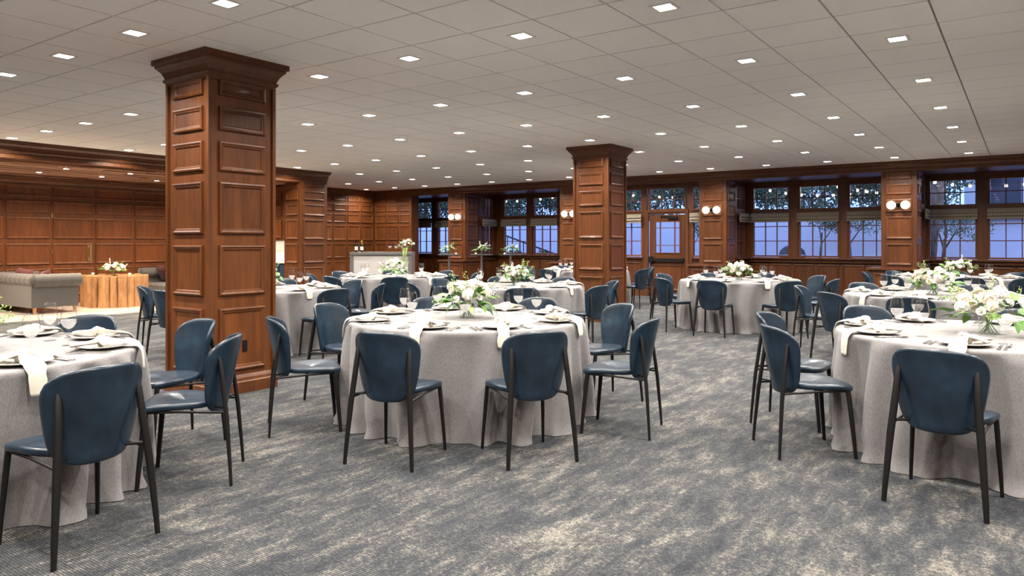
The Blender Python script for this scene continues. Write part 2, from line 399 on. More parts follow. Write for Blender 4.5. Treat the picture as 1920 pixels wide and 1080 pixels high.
pane_cache = {}; WN = [0]
def bar(mb, *a): mb.box(*a)
def window(facing, plane, u0, u1, label, z=(1.0,2.03), rows_=(1.386,1.74), cols=3, shade=None, upper=(2.13,2.72), t=.055):
    """a casement pair: lower light and transom light, built facing -Y at origin then turned"""
    WN[0] += 1
    w = u1-u0; c = (u0+u1)/2
    loc = (c, plane, 0) if facing in ('-Y','+Y') else (plane, c, 0); rz = FACING[facing]
    mb = MB(); h = w/2
    parts = [z] + ([upper] if upper else [])
    for (a, b) in parts:
        mb.box(-h, -h+.035, -t, t, a, b).box(h-.035, h, -t, t, a, b).box(-h+.035, h-.035, -t, t, a, a+.035).box(-h+.035, h-.035, -t, t, b-.035, b)
    o = part('window_%d' % WN[0], mb, M['wood_window'], None, None, loc, rz); o['kind'] = 'structure'; o['label'] = label; o['category'] = 'window'
    def glaze(a, b, zs):
        a += .035; b -= .035
        xs = [-h+.035 + (w-.07)*i/cols for i in range(cols+1)]; zz = [a]+list(zs)+[b]
        for x in xs[1:-1]: part('muntin', MB().box(x-.010, x+.010, -.022, .022, a, b), M['wood_window'], o)
        for q in zz[1:-1]: part('muntin', MB().box(-h+.035, h-.035, -.020, .020, q-.010, q+.010), M['wood_window'], o)
        for i in range(cols):
            for k_ in range(len(zz)-1):
                pw = xs[i+1]-xs[i]; ph = zz[k_+1]-zz[k_]; key = (round(pw,3), round(ph,3))
                if key not in pane_cache: pane_cache[key] = MB().box(-pw/2, pw/2, -.003, .003, -ph/2, ph/2).mesh('pane', M['pane'])
                ob('pane', pane_cache[key], o, ((xs[i]+xs[i+1])/2, 0, (zz[k_]+zz[k_+1])/2))
    glaze(z[0], z[1], rows_)
    if upper: glaze(upper[0], upper[1], [(upper[0]+upper[1])/2])
    if shade:
        mb = MB(); hh = h+.015
        dy_ = -.05
        prof = [(-.075,2.07),(-.10,2.06),(-.115,2.0),(-.135,1.975),(-.11,1.965),(-.12,1.93),(-.145,1.905),(-.115,1.895),(-.125,1.875),(-.12,1.845),(-.09,1.845),(-.075,1.9)]
        vs_ = [(x, y+dy_, zz) for x in (-hh, hh) for (y, zz) in prof]; m_ = len(prof)
        mb.add(vs_, [(j, (j+1)%m_, m_+(j+1)%m_, m_+j) for j in range(m_)] + [tuple(range(m_-1,-1,-1)), tuple(range(m_, 2*m_))])
        s = ob('roman_shade', fix_normals(mb.mesh('roman_shade', M['shade'])), None, loc, rz); tag(s, shade, 'window shade', 'raised roman shades')
    return o
TRIM = [0]
def trim(mb, label, m='wood_trim', cat='trim'):
    TRIM[0] += 1; return struct('trim_%d' % TRIM[0], mb, M[m], label, cat)

bay_lab = {0:'corner bay beyond the bar', 1:'bay left of the middle column', 3:'bay between exit door and right pier', 4:'bay at the right edge'}
def bay(n, x0, x1, lights, left_return=True):
    wh = bay_lab[n]
    # front wall below and above, posts
    mb = MB().box(x0-.25, x1+.25, YBAY-.02, YBAY+.12, 0, .96)
    mb.box(x0-.25, x1+.25, YBAY-.06, YBAY+.12, 2.72, 2.82)
    xs = [x0-.25]+[v for l in lights for v in l]+[x1+.25]
    for k_ in range(0, len(xs), 2):
        if xs[k_+1] > xs[k_]: mb.box(xs[k_], xs[k_+1], YBAY-.07, YBAY+.12, .96, 2.72)
    for l in lights: mb.box(l[0], l[1], YBAY-.06, YBAY+.12, 2.03, 2.13)
    wall = struct('wall_bay_%d' % n, mb, M['wood_trim'], 'dark wooden window surround of the %s' % wh, 'wall')
    # side returns
    sd = MB()
    for (sx, f) in ((x0,1),(x1,-1)):
        a, b = (sx-.12, sx+.0) if f == 1 else (sx, sx+.12)
        sd.box(a, b, 17.25, YBAY, 0, .96).box(a, b, 17.25, YBAY, 2.72, 2.82).box(a, b, 17.25, 17.36, .96, 2.72).box(a, b, 18.02, YBAY+.12, .96, 2.72).box(a, b, 17.36, 18.02, 2.03, 2.13)
    part('side_return', sd, M['wood_trim'], wall)
    part('soffit', MB().box(x0-.14, x1+.14, YW+.02, YBAY+.12, 2.82, 2.9), M['wood_trim'], wall)
    part('header', MB().box(x0, x1, YW+.02, YW+.10, 2.80, 2.9), M['wood_trim'], wall)
    part('sill', MB().box(x0, x1, YBAY-.17, YBAY+.03, .955, .99).box(x0, x1, YBAY-.10, YBAY, .88, .955), M['wood_trim'], wall)
    if left_return: part('sill', MB().box(x0-.02, x0+.12, 17.29, YBAY-.17, .955, .99).box(x0-.02, x0+.06, 17.29, YBAY-.17, .83, .87), M['wood_trim'], wall)
    np_ = max(1, int((x1-x0)/.52)); st = (x1-x0)/np_
    for i in range(np_): panel(wall, '-Y', YBAY-.02, x0+i*st+.03, x0+(i+1)*st-.03, .2, .83)
    part('baseboard', MB().box(x0, x1, YBAY-.05, YBAY-.01, 0, .14), M['wood_trim'], wall)
    if left_return:
        panel(wall, '+X', x0, 17.30, 17.70, .2, .8); panel(wall, '+X', x0, 17.74, 18.14, .2, .8)
        window('+X', x0-.06, 17.36, 18.02, 'narrow multi-pane side window in the %s' % wh, shade='striped roman shade, side window of the %s' % wh, cols=3 if n == 1 else 2)
    pos = ['left','middle','right']
    for i, l in enumerate(lights):
        window('-Y', YBAY+.03, l[0], l[1], 'multi-pane casement window, %s one in the %s' % (pos[i], wh), shade='striped roman shade, %s window of the %s' % (pos[i], wh))
bay(0, -17.1, -14.10, [(-17.02,-16.12),(-15.90,-15.00),(-14.80,-14.13)], left_return=False)
bay(1, -13.45, -10.18, [(-13.20,-12.30),(-12.10,-11.20),(-11.02,-10.21)])
bay(3, -5.66, -2.42, [(-5.54,-4.64),(-4.44,-3.53),(-3.34,-2.44)])
bay(4, -1.77, 1.47, [(-1.72,-.82),(-.63,.27),(.46,1.36)])

# door bay between second and third pier
YD = 16.95
mb = MB()
DX0, DX1 = -7.74, -6.80
wl, wr = (-9.2,-7.93), (-6.62,-6.31)
mb.box(-9.53,-9.2,YD,YD+.12,0,2.82).box(-9.2,DX0-.19,YD,YD+.12,0,.96).box(-7.93,DX0-.07,YD-.02,YD+.12,0,2.82).box(DX1+.06,-6.62,YD-.02,YD+.12,0,2.82).box(-6.62,-6.31,YD,YD+.12,0,.96)
mb.box(-9.2,-6.31,YD-.028,YD+.11,2.72,2.815).box(-9.2,-7.93,YD,YD+.12,2.03,2.13).box(-6.62,-6.31,YD,YD+.12,2.03,2.13).box(DX0-.07,DX1+.06,YD-.02,YD+.12,2.06,2.15)
dw = struct('wall_door', mb, M['wood_trim'], 'dark wooden surround of the glazed exit door', 'wall')
part('soffit', MB().box(-9.53,-6.31,YW+.02,YD+.12,2.82,2.9), M['wood_trim'], dw)
part('sill', MB().box(-9.2,-7.93,YD-.07,YD+.03,.95,.985).box(-6.62,-6.31,YD-.07,YD+.03,.95,.985), M['wood_trim'], dw)
for a, b in ((-9.15,-8.58),(-8.52,-7.97),(-6.6,-6.33)): panel(dw, '-Y', YD, a, b, .2, .85)
part('casing', MB().box(DX0-.10,DX0-.02,YD-.045,YD,0,2.10).box(DX1+.02,DX1+.10,YD-.045,YD,0,2.10).box(DX0-.10,DX1+.10,YD-.045,YD,2.10,2.17), M['wood_trim'], dw)
window('-Y', YD+.03, -8.58, -7.93, 'multi-pane window immediately left of the exit door', cols=2, shade='folded striped roman shade left of the exit door')
window('-Y', YD+.03, -6.62, -6.20, 'narrow multi-pane window immediately right of the exit door', cols=2, shade='folded striped roman shade right of the exit door')
tw = window('-Y', YD+.03, DX0-.03, DX1+.03, 'transom window above the exit door', z=(2.15,2.72), rows_=[2.435], upper=None)
# the door leaf
dm = MB(); dw0, dw1 = DX0+.005, DX1-.005
gx0, gx1, gz0, gz1 = DX0+.16, DX1-.14, 1.10, 1.86
dm.box(dw0,gx0,YD-.01,YD+.04,.01,2.04).box(gx1,dw1,YD-.01,YD+.04,.01,2.04).box(gx0,gx1,YD-.01,YD+.04,.01,gz0).box(gx0,gx1,YD-.01,YD+.04,gz1,2.04)
dr = struct('door_1', dm, M['wood'], 'wooden exit door with a nine-pane window and a black push bar', 'door')
gw = gx1-gx0; gh = gz1-gz0
for i in (1,4): part('muntin', MB().box(gx0+gw*i/5-.009,gx0+gw*i/5+.009,YD-.015,YD+.03,gz0,gz1), M['wood_window'], dr)
for i in (1,3.4): part('muntin', MB().box(gx0,gx1,YD-.014,YD+.03,gz0+gh*i/4.2-.009,gz0+gh*i/4.2+.009), M['wood_window'], dr)
xs = [gx0,gx0+gw/5,gx0+gw*.8,gx1]; zs = [gz0,gz0+gh/4.2,gz0+gh*3.4/4.2,gz1]
for i in range(3):
    for j in range(3): part('pane', MB().box(xs[i],xs[i+1],YD+.008,YD+.014,zs[j],zs[j+1]), M['pane'], dr)
part('glazing_bead', MB().box(gx0-.02,gx0,YD-.025,YD-.01,gz0-.02,gz1+.02).box(gx1,gx1+.02,YD-.025,YD-.01,gz0-.02,gz1+.02).box(gx0,gx1,YD-.025,YD-.01,gz0-.02,gz0).box(gx0,gx1,YD-.025,YD-.01,gz1,gz1+.02), M['wood_window'], dr)
panel(dr, '-Y', YD-.01, DX0+.09, DX1-.09, .16, .80)
pb = part('push_bar', MB().box(dw0+.02,dw1-.02,YD-.085,YD-.055,.885,.955), M['black_metal'], dr)
part('bar_end', MB().box(dw0+.0,dw0+.10,YD-.09,YD-.01,.84,1.0).box(dw1-.09,dw1-.01,YD-.08,YD-.01,.88,.96), M['black_metal'], dr)
part('door_closer', MB().box(DX0+.50,DX0+.76,YD-.07,YD-.01,1.935,1.995).box(DX0+.3,DX0+.62,YD-.05,YD-.03,1.99,2.01), M['black_metal'], dr)

# wall between the corner and the first bay, and the far-left wall
wc = struct('wall_corner', MB().box(XL-.1,-15.62,YW,YW+.25,0,2.82), M['wood'], 'panelled wooden wall behind the grey bar', 'wall')
for i in range(3):
    for (z0, z1) in ROWS: panel(wc, '-Y', YW, -17.17+i*.535, -17.17+i*.535+.475, z0, z1)
part('baseboard', MB().box(XL,-15.60,YW-.03,YW,0,.14), M['wood_trim'], wc)
part('return_post', MB().box(-15.66,-15.56,YW-.03,YW+.3,0,2.82), M['wood'], wc)
wl_ = struct('wall_left', MB().box(XL-.15,XL,YB,YBAY,0,3.0), M['wood'], 'long panelled wooden wall on the left', 'wall')
for i in range(9):
    y1 = 16.50-i*.565
    for (z0, z1) in ROWS: panel(wl_, '+X', XL, y1-.495, y1, z0, z1)
LROWS = [(2.33,2.56),(1.985,2.24),(1.435,1.885),(.88,1.325),(.20,.79)]
for i in range(12):
    y0 = .84+i*.889
    if y0+.85 > 11.35: continue
    for (z0, z1) in LROWS: panel(wl_, '+X', XL, y0, y0+.84, z0, z1)
part('baseboard', MB().box(XL,XL+.03,0,16.5,0,.15), M['wood_trim'], wl_)
br_ = part('brass_plate', MB().box(XL,XL+.016,7.765,7.865,.93,1.33).box(XL+.016,XL+.05,7.80,7.83,1.02,1.05).box(XL+.016,XL+.05,7.80,7.83,1.21,1.24).box(XL+.04,XL+.055,7.80,7.83,1.02,1.24), M['brass'], wl_)
br_['label'] = 'brass pull plate'
for zz in (1.88,1.1): part('hinge', MB().box(XL,XL+.02,7.03,7.05,zz,zz+.11), M['brass'], wl_)
# back and right walls behind the camera
struct('wall_end', MB().box(2.12,XR+.1,YW,YW+.2,0,2.9), M['wood'], 'plain wooden wall right of the last pier', 'wall')
struct('wall_back', MB().box(XL,XR,YB-.15,YB,0,3.0), M['wood'], 'wooden wall behind the camera', 'wall')
struct('wall_right', MB().box(XR,XR+.15,YB,YBAY,0,3.0), M['wood'], 'wooden wall right of the camera', 'wall')

# lounge pier, beam and partition
lp = MB().box(-14.07,-13.5,10.70,11.48,0,2.728)
po = struct('wall_pier_6', lp, M['wood'], 'panelled wooden pier at the end of the lounge opening', 'pier')
for (z0, z1) in ROWS:
    panel(po, '+X', -13.5, 10.79, 11.39, z0, z1)
    panel(po, '-Y', 10.70, -14.0, -13.57, z0, z1)
part('baseboard', MB().box(-14.09,-13.47,10.67,11.5,0,.14), M['wood_trim'], po)
pw_ = struct('wall_partition', MB().box(XL,-14.07,11.3,11.48,0,2.82).box(XL,-13.76,11.31,11.475,2.74,3.0), M['wood'], 'wooden partition wall at the end of the lounge', 'wall')
for i in range(5):
    for (z0, z1) in ROWS[:3]: panel(pw_, '-Y', 11.3, -17.1+i*.6, -17.1+i*.6+.52, max(z0,1.5), min(z1,2.7))
BE = trim(MB().box(-13.75,-13.50,YB,11.48,2.73,3.0), 'dark wooden beam above the lounge opening', 'wood_trim', 'beam')
part('crown', MB().extrude([(o,z) for o, z in CROWN], [(-13.5,11.48),(-13.5,YB)]), M['wood_trim'], BE, recalc=True)
trim(MB().extrude(CROWN, [(XL,11.48),(XL+.001,11.48),(-13.5,11.48)][:2] + [(-13.5,11.48)]), 'crown moulding on the partition above the lounge', cat='moulding') if False else None
trim(MB().extrude(CROWN, [(XR,YW),(XL,YW),(XL,11.48)]), 'long crown moulding along the window wall and far corner', cat='moulding')
fix_normals(bpy.data.objects['trim_2'].data)
trim(MB().extrude([(o*.9, z-.26) for o, z in CROWN], [(XL,11.3),(XL,YB)]), 'crown moulding at the top of the lounge wall', cat='moulding')
fix_normals(bpy.data.objects['trim_3'].data)
# lounge plank ceiling
lc = struct('ceiling_lounge', MB().box(XL,-13.7,YB,11.3,2.76,2.80), M['wood_plank'], 'low wooden plank ceiling over the lounge', 'ceiling')
random.seed(4)
for i in range(18):
    y = 2.0
    x = XL+.05+i*.19
    y = 1.0-random.random()
    while y < 11.2:
        L = .7+random.random()*.9; y1 = min(y+L, 11.28)
        if y1-y > .15: part('plank', MB().box(x, x+.18, y, y1-.012, 2.745-random.choice((0,.006,.012)), 2.76), M[random.choice(('wood_plank','wood_plank','wood_trim'))], lc)
        y = y1
lld = bpy.data.lights.new('lounge_beam', 'AREA'); lld.shape = 'DISK'; lld.size = .09; lld.energy = 26; lld.color = (1,.80,.58); lld.spread = R(140)
lt = MB().lathe([(.055,-.004),(.065,0),(.065,.01)], 16).mesh('trim', M['brass']); ll = MB().lathe([(.045,-.006),(.045,.004)], 16).mesh('lens', M['lens'])
kk = 0
for y in (3.9,5.07,6.25,7.44,8.62,9.8):
    for (x, side) in ((-15.83,'wall side'),(-14.66,'room side')):
        kk += 1; e = empty('lounge_downlight', (x, y, 2.733)); ob('trim', lt, e); ob('lens', ll, e)
        l = bpy.data.objects.new('lounge_beam', lld); COL.objects.link(l); l.parent = e; l.location = (0,0,-.02)
        tag(e, 'small round brass downlight in the lounge ceiling, %s, %s along from the front' % (side, ['first','second','third','fourth','fifth','sixth'][(kk-1)//2]), 'ceiling light', 'lounge downlights')

# ------------------------------------------------------------------ free-standing columns
def column(cx, cy, label):
    h = .32; e = empty('column', (cx, cy, 0))
    part('shaft', MB().box(-h,h,-h,h,0,2.84), M['wood'], e)
    for sx in (-1,1):
        for sy in (-1,1): part('corner_bead', MB().box(sx*(h+.006)-.016,sx*(h+.006)+.016,sy*(h+.006)-.016,sy*(h+.006)+.016,.15,2.80), M['wood'], e)
    sq = lambda k_: [(-k_,-k_),(-k_,k_),(k_,k_),(k_,-k_),(-k_,-k_)]
    cr = [(0,2.77),(.015,2.77),(.020,2.79),(.038,2.805),(.040,2.826),(.026,2.829),(.032,2.85),(.048,2.885),(.076,2.918),(.088,2.928),(.090,2.946),(.108,2.951),(.11,2.962),(.11,3.0),(0,3.0)]
    def ring(prof, nm):
        mb = MB(); vs_ = []; m_ = len(prof)
        for (o, z) in prof:
            q = h+o; vs_ += [(-q,-q,z),(q,-q,z),(q,q,z),(-q,q,z)]
        mb.add(vs_, [(k_*4+j, k_*4+(j+1)%4, (k_+1)*4+(j+1)%4, (k_+1)*4+j) for k_ in range(m_-1) for j in range(4)]); part(nm, mb, M['wood_trim'], e)
    ring(cr, 'capital')
    ring([(.034,0),(.034,.10),(.026,.11),(.022,.135),(.012,.145),(0,.165)], 'plinth')
    rws = [(.21,.77)]+ROWS[:5]
    for (z0, z1) in rws:
        for f, pl in (('-Y',cy-h),('+X',cx+h),('+Y',cy+h),('-X',cx-h)):
            c = cx if 'Y' in f else cy
            panel(e, f, pl, c-.235, c+.235, z0, z1, org=(cx,cy,0))
    tag(e, label, 'column', 'panelled square columns'); return e
c1 = column(-6.06, 3.91, 'large square panelled wooden column in the left foreground')
part('outlet', MB().box(.323,.333,.0,.045,.37,.47), M['black_metal'], c1)
column(-6.06, 11.22, 'smaller-looking square panelled wooden column in the middle of the room')

# ------------------------------------------------------------------ wall sconces
for (x0, x1), wh in zip(PIERS[:4], ['pier furthest from the camera','pier behind the middle column','pier beside the exit door','nearest pier on the right']):
    x = (x0+x1)/2; e = empty('wall_sconce', (x, YW, 2.11))
    part('backplate', MB().lathe([(.05,0),(.05,.02),(.045,.025)], 20), M['black_metal'], e, 40, rot=(R(90),0,0))
    part('arm', MB().box(-.07,.07,-.085,-.055,-.018,.018).box(-.02,.02,-.085,-.02,-.02,.02), M['black_metal'], e)
    for s in (-1,1):
        part('globe', MB().sphere((s*.128,-.095,0), .085, 24, 16), M['bulb'], e, 180)
        part('cup', MB().lathe([(.03,-.012),(.034,0),(.03,.012)], 16), M['brass'], e, 50, loc=(s*.062,-.07,0), rot=(0,R(90),0))
    tag(e, 'double globe wall sconce on the %s' % wh, 'wall lamp', 'double globe sconces')

# ------------------------------------------------------------------ banquet chairs
def make_chair():
    e = empty('banquet_chair')
    # backrest shell: rounded shield, wide shoulders tapering to a round foot, bowed around the sitter
    n = 56
    def outl(a):
        c_, s_ = cos(a), sin(a); p_ = 4.3+.4*(-s_); r = (abs(c_)**p_+abs(s_)**p_)**(-1/p_); x = c_*r; z = s_*r
        w_ = .235*(1-.27*((1-z)/2)**1.25)
        return x*w_, z*.208+(.012*(1-x*x) if z > 0 else -.004*(1-x*x))
    def pos(x, z, off):
        q = .592+z
        return (x, -.188-.075*((q-.45)/.36)+2.35*x*x+off, q)
    rings = [(.06,0),(.35,0),(.62,0),(.82,0),(.94,0),(.99,-.003),(1.012,-.014),(.99,-.025),(.94,-.028),(.82,-.028),(.62,-.028),(.35,-.028),(.06,-.028)]
    vs_ = []
    for (k_, off) in rings:
        for i in range(n):
            x, z = outl(2*pi*i/n); vs_.append(pos(x*k_, z*k_, off))
    m_ = len(rings); mb = MB()
    fs_ = [(q*n+i, q*n+(i+1)%n, (q+1)*n+(i+1)%n, (q+1)*n+i) for q in range(m_-1) for i in range(n)] + [tuple(range(n)), tuple((m_-1)*n+i for i in range(n-1,-1,-1))]
    mb.add(vs_, fs_); part('backrest', mb, M['leather'], e, 70, recalc=True)
    # seat
    mb = MB(); n = 40; rings = []
    def outline(a):
        c_, s_ = cos(a), sin(a); p = 6.5 if s_ > 0 else 3.2
        r = (abs(c_)**p+abs(s_)**p)**(-1/p); x = c_*r; y = s_*r
        return x*(.207+.020*y-.045*max(0,-y)), .02+y*(.212 if y > 0 else .19)
    prof = [(.0,.456),(.5,.459),(.85,.462),(.955,.460),(.99,.454),(1.0,.444),(.995,.432),(.96,.425),(.0,.425)]
    vs_ = []
    for (s_, z) in prof:
        for i in range(n):
            x, y = outline(2*pi*i/n); zz = z - .010*max(0, (y-.12)/.11)*1.0 + .012*max(0,(-y-.02)/.2)*0
            vs_.append((x*s_, .02+(y-.02)*s_, zz-.012*(1-min(1,abs(x*s_)/.2)**2)*max(0,1-((y-.02)*s_+.03)**2/.02)))
    fs_ = [(k_*n+i, k_*n+(i+1)%n, (k_+1)*n+(i+1)%n, (k_+1)*n+i) for k_ in range(len(prof)-1) for i in range(n)]
    mb.add(vs_, fs_); part('seat', mb, M['leather'], e, 70, recalc=True)
    for s in (-1,1):
        pts = [(s*.228,-.262,.0),(s*.222,-.256,.10),(s*.202,-.236,.36),(s*.184,-.212,.56),(s*.176,-.196,.68),(s*.174,-.188,.715)]
        part('leg', MB().tube(pts, [.0125,.0145,.019,.0185,.0165,.009], 10, .66, up=(0,1,0)), M['black_metal'], e, 60)
        pts = [(s*.218,.222,0),(s*.214,.214,.10),(s*.200,.190,.36),(s*.196,.182,.428)]
        part('leg', MB().tube(pts, [.0115,.013,.0165,.0165], 10, .8), M['black_metal'], e, 60)
        part('side_rail', MB().tube([(s*.196,.19,.418),(s*.192,.0,.414),(s*.203,-.236,.402)], .0075, 8), M['black_metal'], e, 60)
    part('cross_rail', MB().tube([(-.19,.15,.416),(.19,.15,.416)], .0075, 8), M['black_metal'], e, 60)
    for s in (-1,1): part('back_stub', MB().tube([(s*.203,-.237,.425),(s*.13,-.165,.423)], .0075, 8), M['black_metal'], e, 60)
    return e

# ------------------------------------------------------------------ tablecloth
TR, TZ = .915, .75
def cloth_mesh(seed):
    rnd = random.Random(seed); n = 264
    ph = [(k_, rnd.uniform(.5,1), rnd.uniform(0, 2*pi)) for k_ in (8,11,14,17,21,26)]
    tot = sum(a for _, a, _ in ph)
    wr = [(rnd.uniform(0,2*pi), rnd.uniform(.1,.6), rnd.uniform(-1,1)) for _ in range(26)]
    def fold(a):
        v_ = sum(am*cos(k_*a+p) for k_, am, p in ph)/tot*2.0
        return math.tanh(v_*1.7)
    rows_ = []
    for r in (0.02,.25,.5,.7,.84,.895): rows_.append(('t', r, TZ+.001))
    rows_ += [('t',.908,TZ-.001),('t',.917,TZ-.007),('t',.921,TZ-.018)]
    zs = [.715,.68,.63,.57,.50,.43,.36,.29,.22,.16,.10,.055,.022,.004]
    vs_ = []
    for kind, r, z in rows_:
        for i in range(n):
            a = 2*pi*i/n; vs_.append((r*cos(a), r*sin(a), z))
    for z in zs:
        t = 1-(z/.735)
        for i in range(n):
            a = 2*pi*i/n
            f = fold(a+.05*sin(3*a+z*4)+.04*t*sin(5*a))
            rr = .925 + .004*t + (f*.082+.010*cos(31*a+4*f)*t)*min(1, t*1.25)**.55
            for (wa, wz, wt) in wr[:14]:
                d = ((a-wa+pi)%(2*pi)-pi)*.95; q = (d*cos(wt)+(z-wz)*sin(wt)); pq = (-d*sin(wt)+(z-wz)*cos(wt))
                if abs(q) < .14 and abs(pq) < .03: rr += .006*cos(q/.14*pi/2)*cos(pq/.03*pi/2)
            if z < .06: rr += (.06-z)*.32*(1+f)*.8
            vs_.append((rr*cos(a), rr*sin(a), z))
    m_ = len(rows_)+len(zs)
    fs_ = [(k_*n+(i+1)%n, k_*n+i, (k_+1)*n+i, (k_+1)*n+(i+1)%n) for k_ in range(m_-1) for i in range(n)]
    fs_.append(tuple(range(n)))
    mb = MB(); mb.add(vs_, fs_); return mb.mesh('tablecloth', M['cloth'], 180)
CLOTHS = [cloth_mesh(s) for s in (3, 8, 21)]

# ------------------------------------------------------------------ place settings
plate_me = MB().lathe([(.055,0),(.06,.004),(.095,.009),(.130,.017),(.136,.0205),(.134,.0225),(.126,.020),(.095,.0125),(.0,.011)], 40, cap1=False).mesh('plate', M['plate'], 60)
def glass_meshes():
    outer = [(.035,0),(.036,.002),(.030,.004),(.008,.009),(.0042,.016),(.0036,.05),(.0038,.082),(.009,.092),(.027,.108),(.0395,.132),(.0425,.152),(.0405,.180),(.0345,.214),(.0318,.229)]
    inner = [(.0308,.229),(.0335,.214),(.0395,.180),(.0415,.152),(.0385,.132),(.026,.109),(.006,.095)]
    g = MB().lathe(outer+inner, 28, cap1=True).mesh('wine_glass', M['glass'], 180)
    wt = MB().lathe([(.004,.0955),(.0255,.1095),(.0380,.1325),(.0408,.149)], 28).mesh('water', M['water'], 40)
    return g, wt
glass_me, water_me = glass_meshes()
def fork_mesh():
    mb = MB()
    path = [(-.10,.0035,.011),(-.07,.0035,.008),(-.02,.005,.0035),(.02,.008,.0035),(.038,.012,.006)]
    for a, b in zip(path[:-1], path[1:]):
        w0 = .008 if a[0] < -.06 else .0035; w1 = .008 if b[0] < -.06 else (.011 if b[0] > .03 else .0035)
        z0, z1 = a[1], b[1]
        mb.add([(a[0],-w0,z0),(a[0],w0,z0),(b[0],w1,z1),(b[0],-w1,z1),(a[0],-w0,z0+.003),(a[0],w0,z0+.003),(b[0],w1,z1+.003),(b[0],-w1,z1+.003)],
            [(0,1,2,3),(7,6,5,4),(0,4,5,1),(1,5,6,2),(2,6,7,3),(3,7,4,0)])
    for k_ in range(4):
        y = -.0095+k_*.0063
        mb.add([(.037,y-.0016,.012),(.037,y+.0016,.012),(.098,y+.0012,.006),(.098,y-.0012,.006),(.037,y-.0016,.0145),(.037,y+.0016,.0145),(.098,y+.0012,.008),(.098,y-.0012,.008)],
            [(0,1,2,3),(7,6,5,4),(0,4,5,1),(1,5,6,2),(2,6,7,3),(3,7,4,0)])
    return fix_normals(mb.mesh('fork', M['silver']))
def knife_mesh():
    mb = MB().tube([(-.11,0,.005),(-.06,0,.006),(.0,0,.005)], [.008,.0085,.006], 8, .5)
    vs_ = [(.0,-.006,.003),(.0,.008,.003),(.07,.010,.003),(.105,.005,.003),(.112,-.005,.003)]
    mb.add(vs_+[(x,y,z+.002) for x,y,z in vs_], [(4,3,2,1,0),(5,6,7,8,9)]+[(i,(i+1)%5,5+(i+1)%5,5+i) for i in range(5)])
    return fix_normals(mb.mesh('knife', M['silver'], 40))
def spoon_mesh():
    mb = MB().tube([(-.10,0,.005),(-.07,0,.006),(-.02,0,.008),(.03,0,.011),(.045,0,.010)], [.008,.007,.004,.004,.006], 8, .4)
    mb.grid(lambda u, v_: (.065+.029*v_*cos(2*pi*u), .019*v_*sin(2*pi*u), .004+.008*v_*v_), 16, 5, True)
    return mb.mesh('spoon', M['silver'], 60)
fork_me, knife_me, spoon_me = fork_mesh(), knife_mesh(), spoon_mesh()
def napkin_mesh(seed):
    """knotted napkin; x = outward from the table centre with the plate centre at 0, table edge at .175"""
    rnd = random.Random(seed); sd = rnd.choice((-1,1)); mb = MB()
    y0 = sd*rnd.uniform(.03,.09); drop = rnd.uniform(.07,.14); ye = -sd*rnd.uniform(.0,.07)
    pa = [(-.115+rnd.uniform(-.03,.03), y0*1.3, .034),(-.075, y0, .040),(-.035, y0*.5, .040),(0,0,.046),(.05, ye*.3, .044),(.10, ye*.6, .036),(.15, ye*.85, .028),(.185, ye, .016),(.204, ye*1.05, -.012),(.212, ye*1.1, -.05),(.216, ye*1.15, -drop)]
    ra = [.034,.046,.032,.019,.026,.034,.038,.040,.038,.037,.032]
    fl_ = [.24,.20,.36,.8,.42,.26,.20,.15,.13,.13,.12]
    P = [Vector(p) for p in pa]
    pts, rr, ff = [], [], []
    for k_ in range(len(P)-1):
        for q in range(4):
            t = q/4; p0 = P[max(k_-1,0)]; p1 = P[k_]; p2 = P[k_+1]; p3 = P[min(k_+2,len(P)-1)]
            pts.append(.5*((2*p1)+(p2-p0)*t+(2*p0-5*p1+4*p2-p3)*t*t+(3*p1-p0-3*p2+p3)*t**3)); rr.append(ra[k_]*(1-t)+ra[k_+1]*t); ff.append(fl_[k_]*(1-t)+fl_[k_+1]*t)
    pts.append(P[-1]); rr.append(ra[-1]*.9); ff.append(fl_[-1])
    ph1 = rnd.uniform(0,6)
    mb.tube(pts, rr, 20, ff, wob=lambda a, k_: 1+.20*cos(3*a+ph1+.12*k_)+.12*cos(5*a-.2*k_)+.05*sin(.9*k_))
    # second short tail and the knot band
    tail = [(0,.0,.05),(.02,sd*.04,.058),(.035,sd*.08,.05),(.045,sd*.115,.034)]
    mb.tube(tail, [.018,.028,.036,.028], 16, [.7,.35,.2,.15], wob=lambda a, k_: 1+.15*cos(3*a+k_))
    kn = [(.0+.016*cos(t)*.8, .022*cos(t+.6)*sd, .048+.018*sin(t)) for t in [2*pi*i/14 for i in range(15)]]
    mb.tube(kn, [.017+.004*sin(i*1.3) for i in range(15)], 12, .75, wob=lambda a, k_: 1+.12*cos(3*a+k_))
    return mb.mesh('napkin', M['napkin'], 180)
NAPKINS = [napkin_mesh(s) for s in (1,2,5,9,12,17)]

